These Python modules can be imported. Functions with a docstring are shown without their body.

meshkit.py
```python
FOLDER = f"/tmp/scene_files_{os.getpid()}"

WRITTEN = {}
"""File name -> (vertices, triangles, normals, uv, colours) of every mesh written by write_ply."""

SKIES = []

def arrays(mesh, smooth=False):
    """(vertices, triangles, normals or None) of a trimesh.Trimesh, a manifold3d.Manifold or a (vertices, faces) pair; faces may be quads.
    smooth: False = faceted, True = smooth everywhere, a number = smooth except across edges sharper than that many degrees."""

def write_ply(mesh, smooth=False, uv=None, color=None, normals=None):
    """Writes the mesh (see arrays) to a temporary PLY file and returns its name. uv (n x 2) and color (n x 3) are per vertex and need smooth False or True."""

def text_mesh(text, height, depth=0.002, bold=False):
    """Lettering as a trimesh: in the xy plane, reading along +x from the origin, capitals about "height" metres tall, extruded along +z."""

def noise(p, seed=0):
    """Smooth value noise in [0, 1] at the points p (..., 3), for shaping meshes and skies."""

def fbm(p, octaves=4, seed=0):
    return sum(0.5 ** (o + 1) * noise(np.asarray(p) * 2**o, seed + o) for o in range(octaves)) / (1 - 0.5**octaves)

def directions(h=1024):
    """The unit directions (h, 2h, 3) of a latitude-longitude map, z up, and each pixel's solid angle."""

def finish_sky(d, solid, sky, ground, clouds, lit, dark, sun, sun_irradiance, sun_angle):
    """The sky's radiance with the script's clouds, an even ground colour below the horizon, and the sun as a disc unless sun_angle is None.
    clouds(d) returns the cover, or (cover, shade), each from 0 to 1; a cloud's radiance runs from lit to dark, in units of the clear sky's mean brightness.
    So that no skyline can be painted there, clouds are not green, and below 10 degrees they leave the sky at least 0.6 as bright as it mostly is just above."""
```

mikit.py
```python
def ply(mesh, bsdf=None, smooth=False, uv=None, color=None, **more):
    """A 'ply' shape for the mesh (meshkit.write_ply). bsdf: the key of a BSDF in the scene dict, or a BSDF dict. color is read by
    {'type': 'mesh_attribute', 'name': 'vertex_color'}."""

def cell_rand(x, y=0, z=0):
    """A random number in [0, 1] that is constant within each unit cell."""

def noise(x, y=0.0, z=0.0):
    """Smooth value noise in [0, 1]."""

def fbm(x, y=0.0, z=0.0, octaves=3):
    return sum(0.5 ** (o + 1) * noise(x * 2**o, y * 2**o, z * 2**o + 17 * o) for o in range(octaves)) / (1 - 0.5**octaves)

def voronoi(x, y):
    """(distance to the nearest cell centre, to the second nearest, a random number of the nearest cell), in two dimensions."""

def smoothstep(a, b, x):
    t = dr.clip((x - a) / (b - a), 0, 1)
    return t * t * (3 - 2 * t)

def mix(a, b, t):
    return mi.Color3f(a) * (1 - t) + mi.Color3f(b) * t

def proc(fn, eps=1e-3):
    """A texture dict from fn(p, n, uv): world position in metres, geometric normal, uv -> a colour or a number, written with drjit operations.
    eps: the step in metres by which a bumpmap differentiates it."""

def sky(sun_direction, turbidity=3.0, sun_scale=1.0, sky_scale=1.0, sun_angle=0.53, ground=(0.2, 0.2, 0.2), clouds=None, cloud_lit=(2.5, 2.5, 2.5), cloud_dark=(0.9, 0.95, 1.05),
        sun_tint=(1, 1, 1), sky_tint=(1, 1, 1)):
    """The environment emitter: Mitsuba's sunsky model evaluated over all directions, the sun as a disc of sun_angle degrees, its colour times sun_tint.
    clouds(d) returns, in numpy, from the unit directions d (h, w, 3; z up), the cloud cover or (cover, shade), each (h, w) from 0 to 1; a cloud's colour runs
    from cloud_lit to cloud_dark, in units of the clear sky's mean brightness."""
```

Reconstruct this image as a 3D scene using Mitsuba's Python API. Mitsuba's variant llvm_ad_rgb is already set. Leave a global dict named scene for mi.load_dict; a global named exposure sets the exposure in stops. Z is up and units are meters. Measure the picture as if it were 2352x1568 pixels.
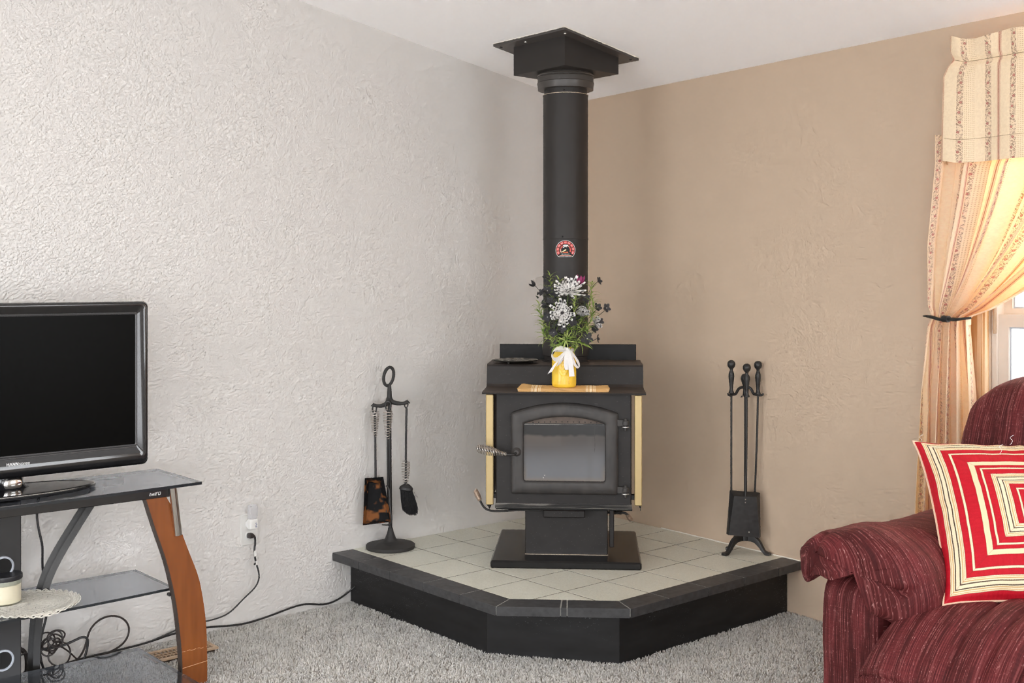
import math, random
import numpy as np, trimesh, manifold3d as m3, mitsuba as mi, drjit as dr, mikit, meshkit
from shapely.geometry import Polygon, Point, box as sbox, LineString
from shapely.ops import unary_union
from scipy.interpolate import CubicSpline

# ------------------------------------------------------------------ camera, sky, exposure
# World in metres, z up; the room's corner behind the stove is at the origin: x runs along the white wall, y along the tan wall.
T = mi.ScalarTransform4f
exposure = 5.3
scene, labels = {}, {}
EYE, AIM = [3.8432, 3.9598, 1.3014], [3.8432 - 0.65861, 3.9598 - 0.75248, 1.3014]
scene['camera'] = {'type': 'perspective', 'fov': 48.283, 'fov_axis': 'x', 'to_world': T().look_at(origin=EYE, target=AIM, up=[0, 0, 1]),
                   'near_clip': 0.05, 'far_clip': 200.0, 'principal_point_offset_y': 0.0876}
scene['sky'] = mikit.sky([-0.4, 0.55, 0.75], turbidity=4.0, sun_scale=0.0, sky_scale=1.0, ground=(0.82, 0.82, 0.83),
                         clouds=lambda d: (np.ones(d.shape[:2]) * 0.93, 0.25 * meshkit.fbm(d * 3.0)), cloud_lit=(1.26, 1.25, 1.23), cloud_dark=(0.9, 0.92, 0.96))

# ------------------------------------------------------------------ helpers
rng = np.random.default_rng(7)
S, HZ = 0.21, 0.21                      # side of a hearth tile, height of the hearth
PI = math.pi


def nm(key):
    if key not in scene and key not in labels:
        return key
    k = 1
    while f'{key}_{k:03d}' in scene or f'{key}_{k:03d}' in labels:
        k += 1
    return f'{key}_{k:03d}'


def tag(key, label=None, cat=None, group=None, kind=None):
    d = {}
    if label: d['label'] = label
    if cat: d['category'] = cat
    if group: d['group'] = group
    if kind: d['kind'] = kind
    if d: labels[key] = d
    return key


def thing(name, label, cat, group=None, kind=None):
    return tag(nm(name), label, cat, group, kind)


def put(key, mesh, mat, smooth=30, label=None, cat=None, group=None, kind=None, M=None, **kw):
    """One mesh as one entry of the scene; key is parent__name, numbered if it is taken."""
    key = nm(key)
    if M is not None:
        mesh = mv(mesh, M)
    scene[key] = mikit.ply(mesh, mat, smooth=smooth, **kw)
    tag(key, label, cat, group, kind)
    return key


def fill(key, mesh, mat, smooth=30, **kw):
    """A thing that is one mesh, under the key that thing() gave it."""
    scene[key] = mikit.ply(mesh, mat, smooth=smooth, **kw)


def arr(mesh):
    if hasattr(mesh, 'to_mesh'):
        m = mesh.to_mesh()
        return np.array(m.vert_properties[:, :3], float), np.array(m.tri_verts, int)
    if isinstance(mesh, (tuple, list)):
        v, f = np.asarray(mesh[0], float), np.asarray(mesh[1], int)
        if f.shape[1] == 4:
            f = np.vstack([f[:, [0, 1, 2]], f[:, [0, 2, 3]]])
        return v, f
    return np.array(mesh.vertices, float), np.array(mesh.faces, int)


def join(*ms):
    V, F, n = [], [], 0
    for m in ms:
        v, f = arr(m)
        V.append(v); F.append(f + n); n += len(v)
    return np.vstack(V), np.vstack(F)


def mv(mesh, M):
    v, f = arr(mesh)
    v = v @ M[:3, :3].T + M[:3, 3]
    return (v, f[:, ::-1] if np.linalg.det(M[:3, :3]) < 0 else f)


def tr(x, y, z):
    M = np.eye(4); M[:3, 3] = (x, y, z); return M


def rot(axis, deg):
    return trimesh.transformations.rotation_matrix(math.radians(deg), axis)


def frame(o, ex, ey, ez=(0, 0, 1)):
    M = np.eye(4); M[:3, 0], M[:3, 1], M[:3, 2], M[:3, 3] = ex, ey, ez, o; return M


def hull(pts):
    return m3.Manifold.hull_points(np.asarray(pts, np.float32))


def chbox(x0, x1, y0, y1, z0, z1, c=0.003):
    """A box with chamfered edges."""
    p = []
    for x, sx in ((x0, 1), (x1, -1)):
        for y, sy in ((y0, 1), (y1, -1)):
            for z, sz in ((z0, 1), (z1, -1)):
                p += [(x, y + sy * c, z + sz * c), (x + sx * c, y, z + sz * c), (x + sx * c, y + sy * c, z)]
    return hull(p)


def slab(poly, z0, z1, c=0.001):
    """A convex polygon as a slab whose upper edge is chamfered."""
    q = poly.buffer(-c, join_style=2)
    p = [(x, y, z) for x, y in poly.exterior.coords[:-1] for z in (z0, z1 - c)]
    p += [(x, y, z1) for x, y in q.exterior.coords[:-1]]
    return hull(p)


def extr(poly, h, z0=0.0):
    parts = [trimesh.creation.extrude_polygon(g, h, engine='earcut') for g in getattr(poly, 'geoms', [poly])]
    m = join(*parts)
    return mv(m, tr(0, 0, z0))


def tube(p, r, n=8, closed=False, caps=True, flat=None):
    """A tube along the points p; r a number or one radius for each point."""
    p = np.asarray(p, float)
    k = len(p)
    r = np.broadcast_to(np.asarray(r, float), (k,))
    if closed:
        t = np.roll(p, -1, 0) - np.roll(p, 1, 0)
    else:
        t = np.gradient(p, axis=0)
    t /= np.linalg.norm(t, axis=1, keepdims=True) + 1e-12
    a = np.cross(t[0], [0.13, 0.27, 1.0] if abs(t[0][2]) < 0.9 else [1.0, 0.1, 0.2])
    a /= np.linalg.norm(a)
    A = []
    for i in range(k):
        a = a - t[i] * (a @ t[i]); a /= np.linalg.norm(a) + 1e-12
        A.append(a)
    A = np.array(A); B = np.cross(t, A)
    if closed:                         # spread the twist that is left over evenly
        a = A[-1] - t[0] * (A[-1] @ t[0]); tw = math.atan2(a @ B[0], a @ A[0])
        th = -tw * np.arange(k) / k
        A, B = A * np.cos(th)[:, None] + B * np.sin(th)[:, None], B * np.cos(th)[:, None] - A * np.sin(th)[:, None]
    ang = np.arange(n) * 2 * PI / n
    V = p[:, None] + r[:, None, None] * (np.cos(ang)[None, :, None] * A[:, None] + np.sin(ang)[None, :, None] * B[:, None])
    V = V.reshape(-1, 3)
    i = np.arange(k if closed else k - 1)[:, None]; j = np.arange(n)[None]
    i2, j2 = (i + 1) % k, (j + 1) % n
    q = np.stack(np.broadcast_arrays(i * n + j, i * n + j2, i2 * n + j2, i2 * n + j), -1).reshape(-1, 4)
    F = np.vstack([q[:, [0, 1, 2]], q[:, [0, 2, 3]]])
    if caps and not closed:
        V = np.vstack([V, p[:1], p[-1:]]); c0, c1 = k * n, k * n + 1
        jj = np.arange(n)
        F = np.vstack([F, np.stack([np.full(n, c0), (jj + 1) % n, jj], 1), np.stack([np.full(n, c1), (k - 1) * n + jj, (k - 1) * n + (jj + 1) % n], 1)])
    return V, F


def spl(p, n=40, closed=False):
    p = np.asarray(p, float)
    if closed:
        p = np.vstack([p, p[:1]])
    d = np.r_[0, np.cumsum(np.linalg.norm(np.diff(p, axis=0), axis=1) ** 0.7)]
    c = CubicSpline(d, p, bc_type='periodic' if closed else 'natural')
    return c(np.linspace(0, d[-1], n, endpoint=not closed))


def lathe(prof, n=48, caps=True):
    """Turned about z: prof is a list of (radius, z) from the bottom up, outside."""
    prof = np.asarray(prof, float); k = len(prof)
    a = np.arange(n) * 2 * PI / n
    V = np.stack([prof[:, None, 0] * np.cos(a), prof[:, None, 0] * np.sin(a), np.broadcast_to(prof[:, None, 1], (k, n))], -1).reshape(-1, 3)
    i, j = np.meshgrid(np.arange(k - 1), np.arange(n), indexing='ij')
    j2 = (j + 1) % n
    q = np.stack([i * n + j, i * n + j2, (i + 1) * n + j2, (i + 1) * n + j], -1).reshape(-1, 4)
    F = np.vstack([q[:, [0, 1, 2]], q[:, [0, 2, 3]]])
    V2, F2 = [V], [F]
    c = k * n
    for row, flip in ((0, True), (k - 1, False)):
        if caps and prof[row, 0] > 1e-9:
            V2.append([[0, 0, prof[row, 1]]])
            jj = np.arange(n); tri = np.stack([np.full(n, c), row * n + jj, row * n + (jj + 1) % n], 1)
            F2.append(tri[:, ::-1] if flip else tri); c += 1
    V, F = np.vstack(V2), np.vstack(F2)
    m = trimesh.Trimesh(V, F, process=True)
    m.update_faces(m.nondegenerate_faces())
    return np.array(m.vertices), np.array(m.faces)


def grid(fn, nu, nv, closed_u=False):
    """A surface fn(u, v) -> (.., 3), with uv; returns mesh, uv."""
    u, v = np.meshgrid(np.linspace(0, 1, nu), np.linspace(0, 1, nv), indexing='ij')
    P = fn(u, v).reshape(-1, 3)
    i, j = np.meshgrid(np.arange(nu - 1), np.arange(nv - 1), indexing='ij')
    q = np.stack([i * nv + j, (i + 1) * nv + j, (i + 1) * nv + j + 1, i * nv + j + 1], -1).reshape(-1, 4)
    return (P, np.vstack([q[:, [0, 1, 2]], q[:, [0, 2, 3]]])), np.stack([u.ravel(), v.ravel()], 1)


def helix(a, b, rad, turns, wire, n=14, sides=6, phase=0.0):
    """A coil spring from a to b; rad(t) its radius for t in 0..1."""
    a, b = np.asarray(a, float), np.asarray(b, float)
    d = b - a; L = np.linalg.norm(d); d /= L
    e = np.cross(d, [0.3, 0.2, 1] if abs(d[2]) < 0.9 else [1, 0.1, 0]); e /= np.linalg.norm(e)
    g = np.cross(d, e)
    t = np.linspace(0, 1, int(turns * n)); th = phase + 2 * PI * turns * t
    r = np.array([rad(x) for x in t])
    p = a + d * (L * t)[:, None] + (np.cos(th) * r)[:, None] * e + (np.sin(th) * r)[:, None] * g
    return tube(p, wire, sides)


def cushion(sx, sy, sz, p=4.0, n=24, fn=None):
    """A soft rounded box of half sizes sx, sy, sz; p its squareness."""
    m = trimesh.creation.box((2, 2, 2))
    t = np.linspace(-1, 1, n)
    V, F, c = [], [], 0
    for ax in range(3):
        for s in (-1, 1):
            a, b = np.meshgrid(t, t, indexing='ij')
            q = np.empty(a.shape + (3,)); q[..., ax] = s; q[..., (ax + 1) % 3] = a; q[..., (ax + 2) % 3] = b
            i, j = np.meshgrid(np.arange(n - 1), np.arange(n - 1), indexing='ij')
            f = np.stack([i * n + j, (i + 1) * n + j, (i + 1) * n + j + 1, i * n + j + 1], -1).reshape(-1, 4)
            if s < 0: f = f[:, ::-1]
            V.append(q.reshape(-1, 3)); F.append(f + c); c += n * n
    V, F = np.vstack(V), np.vstack(F)
    V = np.sin(V * PI / 4) / math.sin(PI / 4)
    k = np.abs(V).max(1) / ((np.abs(V) ** p).sum(1) ** (1 / p))
    U = V * k[:, None]
    m = trimesh.Trimesh(U, np.vstack([F[:, [0, 1, 2]], F[:, [0, 2, 3]]]), process=True)
    U = np.array(m.vertices)
    P = U * [sx, sy, sz]
    if fn is not None:
        P = fn(P, U)
    return P, np.array(m.faces)


def text(s, height, depth, bold=False):
    return arr(meshkit.text_mesh(s, height, depth, bold))


# frames: the stove (x to its right, y to its back, z up), the tan wall (x along it, y out of the room)
Q = 1 / math.sqrt(2)
STOVE = frame((0, 0, 0), (-Q, Q, 0), (-Q, -Q, 0))
w_ = math.hypot(1, 0.06)
TAN = frame((-0.0252, 0, 0), (0.06 / w_, 1 / w_, 0), (-1 / w_, 0.06 / w_, 0))
RT, FW = np.array([-0.75248, 0.65861, 0]), np.array([-0.65861, -0.75248, 0])


def facing(o):
    """A frame at o turned like the photographer: x to the right, y away, z up."""
    return frame(o, RT, FW)

# ------------------------------------------------------------------ materials
def rgb(*c):
    return {'type': 'rgb', 'value': list(map(float, c))}


def pr(base, rough=0.5, **kw):
    return {'type': 'principled', 'base_color': base if isinstance(base, dict) else rgb(*base), 'roughness': rough if isinstance(rough, dict) else float(rough), **kw}


def two(b):
    return {'type': 'twosided', 'bsdf': b}


def bump(b, fn, scale, eps=1e-3):
    return {'type': 'bumpmap', 'arbitrary': mikit.proc(fn, eps), 'scale': float(scale), 'bsdf': b}


def M(name, b, both=True):
    scene['mat_' + name] = two(b) if both else b
    return 'mat_' + name


N, FB, SM, MIX = mikit.noise, mikit.fbm, mikit.smoothstep, mikit.mix


def plaster(k):                        # knocked-down roller texture on the painted walls
    return lambda p, n, uv: SM(0.3, 0.75, FB(p.x * k, p.y * k, p.z * k, 2))


M('white_paint', bump(pr((0.745, 0.725, 0.70), 0.75, specular=0.3), plaster(165), 0.0033, 0.001), False)
M('tan_paint', bump(pr((0.62, 0.485, 0.365), 0.7, specular=0.3), plaster(165), 0.0028, 0.001), False)
M('ceiling_paint', bump(pr((0.93, 0.92, 0.91), 0.85, specular=0.2), plaster(185), 0.0034, 0.001), False)
M('carpet_base', pr(mikit.proc(lambda p, n, uv: MIX((0.20, 0.18, 0.155), (0.42, 0.395, 0.36), FB(p.x * 160, p.y * 160, 0, 2))), 0.95, specular=0.1))
M('carpet_pile', pr({'type': 'mesh_attribute', 'name': 'vertex_color'}, 0.9, specular=0.15))
M('tile', bump(pr(mikit.proc(lambda p, n, uv: MIX((0.50, 0.50, 0.425), (0.66, 0.66, 0.585), FB(p.x * 300, p.y * 300, p.z * 300, 2) * 0.75 + N(p.x * 7, p.y * 7) * 0.25)), 0.42, specular=0.5),
               lambda p, n, uv: FB(p.x * 200, p.y * 200, p.z * 200, 2), 0.0003))
M('grout', pr((0.040, 0.034, 0.023), 0.95, specular=0.1))
M('edge_tile', pr(mikit.proc(lambda p, n, uv: MIX((0.030, 0.030, 0.031), (0.062, 0.063, 0.066), FB(p.x * 60, p.y * 60, p.z * 60, 3))), 0.42, specular=0.35))
M('edge_grout', pr((0.20, 0.20, 0.19), 0.9))


def scuffed(p, n, uv):
    d = SM(0.80, 0.9, N(p.x * 260, p.y * 260, p.z * 260)) * SM(0.45, 0.8, FB(p.x * 6, p.y * 6, p.z * 6, 3))
    return MIX(MIX((0.009, 0.0085, 0.0085), (0.019, 0.019, 0.020), FB(p.x * 9, p.y * 9, p.z * 30, 3)), (0.14, 0.15, 0.16), d * 0.6)


M('riser_panel', pr(mikit.proc(scuffed), 0.45, specular=0.3))


def stove_col(p, n, uv):
    dust = SM(0.5, 1.0, n.z) * (0.35 + 0.65 * FB(p.x * 25, p.y * 25, 0, 3))
    sp = SM(0.86, 0.92, N(p.x * 210, p.y * 210, p.z * 210)) * 0.35
    c = MIX((0.015, 0.0133, 0.013), (0.026, 0.0232, 0.0224), FB(p.x * 14, p.y * 14, p.z * 14, 3))
    return MIX(MIX(c, (0.085, 0.066, 0.055), dust * 0.8), (0.18, 0.17, 0.16), sp * 0.4)


M('stove_steel', bump(pr(mikit.proc(stove_col), 0.5, specular=0.3), lambda p, n, uv: FB(p.x * 420, p.y * 420, p.z * 420, 2), 0.00018, 0.0006))
M('cast_iron', bump(pr(mikit.proc(lambda p, n, uv: MIX((0.022, 0.021, 0.021), (0.050, 0.045, 0.042), FB(p.x * 30, p.y * 30, p.z * 12, 3))), 0.5, specular=0.5), lambda p, n, uv: FB(p.x * 520, p.y * 520, p.z * 520, 2), 0.0003, 0.0006))
M('pipe_black', pr(mikit.proc(lambda p, n, uv: MIX((0.021, 0.0185, 0.0172), (0.029, 0.0258, 0.0243), FB(p.x * 8, p.y * 8, p.z * 5, 3))), 0.48, specular=0.35))
M('collar_black', pr((0.045, 0.040, 0.036), 0.38, specular=0.6))
M('bare_edge', pr((0.55, 0.47, 0.38), 0.4, metallic=0.6))
M('pure_black', pr((0.006, 0.006, 0.006), 0.5, specular=0.3))
M('gloss_black', pr((0.010, 0.010, 0.011), 0.14, specular=0.6, clearcoat=0.6, clearcoat_gloss=0.95))
M('plate_black', pr((0.008, 0.0075, 0.0075), 0.20, specular=0.35))
M('iron', pr(mikit.proc(lambda p, n, uv: MIX((0.012, 0.0115, 0.0115), (0.026, 0.025, 0.0245), FB(p.x * 60, p.y * 60, p.z * 60, 2))), 0.42, specular=0.5))
M('iron_matte', bump(pr((0.032, 0.031, 0.030), 0.6, specular=0.4), lambda p, n, uv: FB(p.x * 260, p.y * 260, p.z * 260, 2), 0.0006))
M('spring', pr((0.55, 0.50, 0.46), 0.28, metallic=0.9))
M('spring_bronze', pr((0.62, 0.48, 0.38), 0.3, metallic=0.85))
M('brass', bump(pr((0.48, 0.365, 0.185), 0.45, metallic=0.7), lambda p, n, uv: N(p.x * 900, p.y * 900, p.z * 12), 0.0001))
M('chrome', pr((0.72, 0.70, 0.67), 0.12, metallic=1.0))
M('rust_pan', pr(mikit.proc(lambda p, n, uv: MIX((0.012, 0.012, 0.013), (0.22, 0.085, 0.03), SM(0.52, 0.68, FB(p.x * 26, p.y * 26, p.z * 26 + 5, 3)))), 0.6, specular=0.06))
M('bristle', pr((0.012, 0.012, 0.013), 0.6))
M('white_plastic', pr((0.78, 0.78, 0.76), 0.35))
M('outlet_plate', pr((0.70, 0.695, 0.67), 0.35))
M('lens_plastic', pr((0.80, 0.80, 0.82), 0.2, specular=0.6))
M('print_navy', pr((0.05, 0.06, 0.20), 0.6))
M('cord', pr((0.018, 0.018, 0.019), 0.45))
M('cord_brown', pr((0.035, 0.028, 0.026), 0.4))
M('caulk', pr((0.78, 0.75, 0.68), 0.7))
M('screw', pr((0.65, 0.63, 0.6), 0.35, metallic=0.8))
M('letter_white', pr((0.80, 0.80, 0.80), 0.5))

# ------------------------------------------------------------------ the room
WIN = (2.128, 3.62, 0.86, 1.98)         # the window in the tan wall: along the wall, height
LX, LY = 6.3, 5.2                       # the room's far sides
put('floor', chbox(-0.3, LX + 0.1, -0.15, LY + 0.1, -0.2, -0.008, 0.001), 'mat_carpet_base', False, kind='structure')


def ceil_z(x):
    return 2.170 + 0.158 * x


put('wall_left', chbox(-0.3, LX + 0.1, -0.12, 0.0189, -0.2, 3.4, 0.001), 'mat_white_paint', False, kind='structure')
wall = sbox(-0.3, -0.2, LY + 0.3, 2.6).difference(sbox(WIN[0], WIN[2], WIN[1], WIN[3]))
TO_WALL = TAN @ frame((0, 0, 0), (1, 0, 0), (0, 0, 1), (0, -1, 0))      # drawn in (along, up), thickness into the room
put('wall_right', mv(extr(wall, 0.13, -0.13), TO_WALL), 'mat_tan_paint', False, kind='structure')
c = [(-0.6, ceil_z(-0.6)), (LX + 0.2, ceil_z(LX + 0.2)), (LX + 0.2, ceil_z(LX + 0.2) + 0.12), (-0.6, ceil_z(-0.6) + 0.12)]
put('ceiling', hull([(x, y, z) for x, z in c for y in (-0.2, LY + 0.2)]), 'mat_ceiling_paint', False, kind='structure')
# a ragged line of the ceiling's paint where it meets the tan wall
# the two sides of the room behind the photographer, with the windows that light it
REAR = [(0.45, 2.1, 0.7, 2.05), (3.5, 5.9, 0.1, 2.1)]
FAR = [(0.3, 2.3, 0.1, 2.1), (3.0, 4.9, 0.6, 2.1)]
hole = lambda ws: unary_union([sbox(a, c_, b, d) for a, b, c_, d in ws])
rear = sbox(-0.3, -0.2, LX + 0.1, 3.4).difference(hole(REAR))
put('wall_rear', mv(extr(rear, 0.1), frame((0, LY + 0.1, 0), (1, 0, 0), (0, 0, 1), (0, -1, 0))), 'mat_white_paint', False, kind='structure')
far = sbox(-0.3, -0.2, LY + 0.1, 3.4).difference(hole(FAR))
put('wall_far', mv(extr(far, 0.1), frame((LX, 0, 0), (0, 1, 0), (0, 0, 1), (1, 0, 0))), 'mat_white_paint', False, kind='structure')

# the window in the tan wall: pine casing, pale vinyl frame, two sashes, panes
M('pine', pr(mikit.proc(lambda p, n, uv: MIX((0.78, 0.57, 0.36), (0.55, 0.29, 0.11), SM(0.35, 0.7, FB(p.y * 110 + p.x * 60, p.z * 3.0, 0, 3)))), 0.4))
M('vinyl', pr((0.62, 0.545, 0.47), 0.4))
M('window_glass', {'type': 'thindielectric', 'int_ior': 1.5}, False)
M('lift_bar', pr((0.40, 0.29, 0.19), 0.4))
tag('window_1', kind='structure')
a0, a1, z0, z1 = WIN
m0, m1 = 1.150, 1.192                    # the meeting rail
for (x0, x1, y0, y1) in ((a0 - 0.062, a0 - 0.018, z0 - 0.06, z1 + 0.06), (a0 - 0.018, a0, z0 - 0.06, z1 + 0.06), (a1, a1 + 0.06, z0 - 0.06, z1 + 0.06), (a0, a1, z1, z1 + 0.06), (a0 - 0.08, a1 + 0.08, z0 - 0.03, z0)):
    d = 0.014 if x1 - x0 > 0.03 or y1 - y0 < 0.1 else 0.020
    put('window_1__casing', chbox(x0, x1, -d, 0.012 if x1 - x0 > 0.5 else 0.0, y0, y1, 0.003), 'mat_pine', False, M=TAN)
for (x0, x1, y0, y1) in ((a0, a0 + 0.022, z0, z1), (a1 - 0.022, a1, z0, z1), (a0 + 0.022, a1 - 0.022, z0, z0 + 0.022), (a0 + 0.022, a1 - 0.022, z1 - 0.022, z1)):
    put('window_1__frame', chbox(x0, x1, 0.012, 0.10, y0, y1, 0.003), 'mat_vinyl', False, M=TAN)


def sash(key, x0, x1, y0, y1, d0, d1, w, rail):
    k = nm('window_1__' + key)
    outer = sbox(x0, y0, x1, y1).difference(sbox(x0 + w, y0 + (rail if key == 'upper_sash' else w), x1 - w, y1 - (rail if key == 'lower_sash' else w)))
    put(k, mv(extr(outer, d1 - d0), frame((0, d1, 0), (1, 0, 0), (0, 0, 1), (0, -1, 0))), 'mat_vinyl', False, M=TAN)
    bead = sbox(x0 + w - 0.001, y0 + w - 0.001, x1 - w + 0.001, y1 - w + 0.001)
    put(k + '__pane', mv(extr(sbox(x0 + w, y0 + w * 0.6, x1 - w, y1 - w * 0.6), 0.0004), frame((0, (d0 + d1) / 2, 0), (1, 0, 0), (0, 0, 1), (0, -1, 0))), 'mat_window_glass', False, M=TAN)
    g = sbox(x0 + w, y0 + rail * (key == 'upper_sash') + w * (key == 'lower_sash'), x1 - w, y1 - rail * (key == 'lower_sash') - w * (key == 'upper_sash'))
    put(k + '__glazing_bead', mv(extr(g.difference(g.buffer(-0.005, join_style=2)), 0.004), frame((0, d0 + 0.012, 0), (1, 0, 0), (0, 0, 1), (0, -1, 0))), 'mat_gasket', False, M=TAN)


M('gasket', pr((0.42, 0.47, 0.52), 0.4))
sash('lower_sash', a0 + 0.022, a1 - 0.022, z0 + 0.022, m1, 0.020, 0.050, 0.036, m1 - m0)
sash('upper_sash', a0 + 0.022, a1 - 0.022, m0 + 0.01, z1 - 0.022, 0.055, 0.085, 0.030, 0.052)
put('window_1__lift_bar', chbox(a0 + 0.012, a0 + 0.021, 0.0, 0.012, 1.127, 1.75, 0.002), 'mat_lift_bar', False, M=TAN)

# outdoors: a pale yard and a few bare trees beyond the window
M('yard_ground', pr(mikit.proc(lambda p, n, uv: MIX((0.55, 0.56, 0.55), (0.80, 0.81, 0.82), FB(p.x * 0.7, p.y * 0.7, 0, 4))), 0.9))
M('bark', pr((0.10, 0.085, 0.07), 0.9))
M('twig_leaf', pr((0.20, 0.22, 0.15), 0.9))
put('ground', chbox(-40, -0.5, -30, 40, -0.9, -0.7, 0.01), 'mat_yard_ground', False, kind='structure')


def tree(x, y, h, r, label, seed):
    g = np.random.default_rng(seed)
    k = thing('yard_tree', label, 'tree', 'trees in the yard')
    p = spl([(x, y, -0.72), (x + g.normal(0, .08), y + g.normal(0, .08), h * .4), (x + g.normal(0, .2), y + g.normal(0, .2), h)], 16)
    put(k + '__trunk', tube(p, np.linspace(r, r * 0.25, 16), 9), 'mat_bark')
    br, lf = [], []
    for i in range(26):
        t = g.uniform(0.3, 1.0); q = p[int(t * 15)]
        a, l = g.uniform(0, 2 * PI), g.uniform(0.7, 1.7) * (1.25 - t)
        e = q + np.array([math.cos(a) * l, math.sin(a) * l, l * g.uniform(-.1, .6)])
        b = spl([q, (q + e) / 2 + g.normal(0, .06, 3), e], 6)
        br.append(tube(b, np.linspace(r * .22, .006, 6), 5))
        for s in range(70):
            c0 = b[g.integers(2, 6)] + g.normal(0, .16, 3); d = g.normal(0, .05, 3); u = g.normal(0, .025, 3)
            lf.append((np.array([c0, c0 + d + u, c0 + 2 * d, c0 + d - u]), np.array([[0, 1, 2], [0, 2, 3]])))
    put(k + '__branches', join(*br), 'mat_bark')
    put(k + '__leaves', join(*lf), 'mat_twig_leaf', False, kind='stuff')


tree(-6.0, 2.75, 5.2, 0.11, 'bare thin tree nearest the house outside the window', 3)
tree(-8.5, 4.1, 6.0, 0.14, 'pale tree further out in the yard behind the thin one', 5)
tree(-7.2, 1.2, 5.5, 0.12, 'bushy tree in the yard hidden behind the curtain', 9)

# ------------------------------------------------------------------ the hearth: plan in tile units (u along the tan wall, v along the white wall)
def plan(p):                              # (u, v) -> world (x, y)
    return Polygon([(v * S, u * S) for u, v in p.exterior.coords])


hearth = thing('hearth', 'raised corner hearth of grey green tiles with black tile edge and painted sides', 'hearth')
wall_v = lambda u: -0.12 + 0.06 * u + 0.012
floor_uv = Polygon([(0.095, wall_v(0.095)), (6.0, wall_v(6.0)), (6.0, 4.735), (4.735, 6.0), (0.095, 6.0)])
put(hearth + '__grout', slab(plan(floor_uv.buffer(0.012, join_style=2)), 0.17, HZ - 0.0010, 0.0005), 'mat_grout', False, label='dark grout between the tiles')
g_ = 0.0125
for i in range(6):
    for j in range(6):
        c = sbox(i + g_ if i else 0.0, j + g_ if j else -0.5, i + 1 - g_, j + 1 - g_).intersection(floor_uv)
        if c.area > 0.004:
            if abs(c.bounds[2] - 6 + g_) < 1e-6 or abs(c.bounds[3] - 6 + g_) < 1e-6:
                pass
            put(hearth + '__floor_tile', slab(plan(c), 0.19, HZ + rng.uniform(-1, 1) * 1e-4, 0.0007), 'mat_tile', False)
LIPZ = HZ - 0.031
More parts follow.
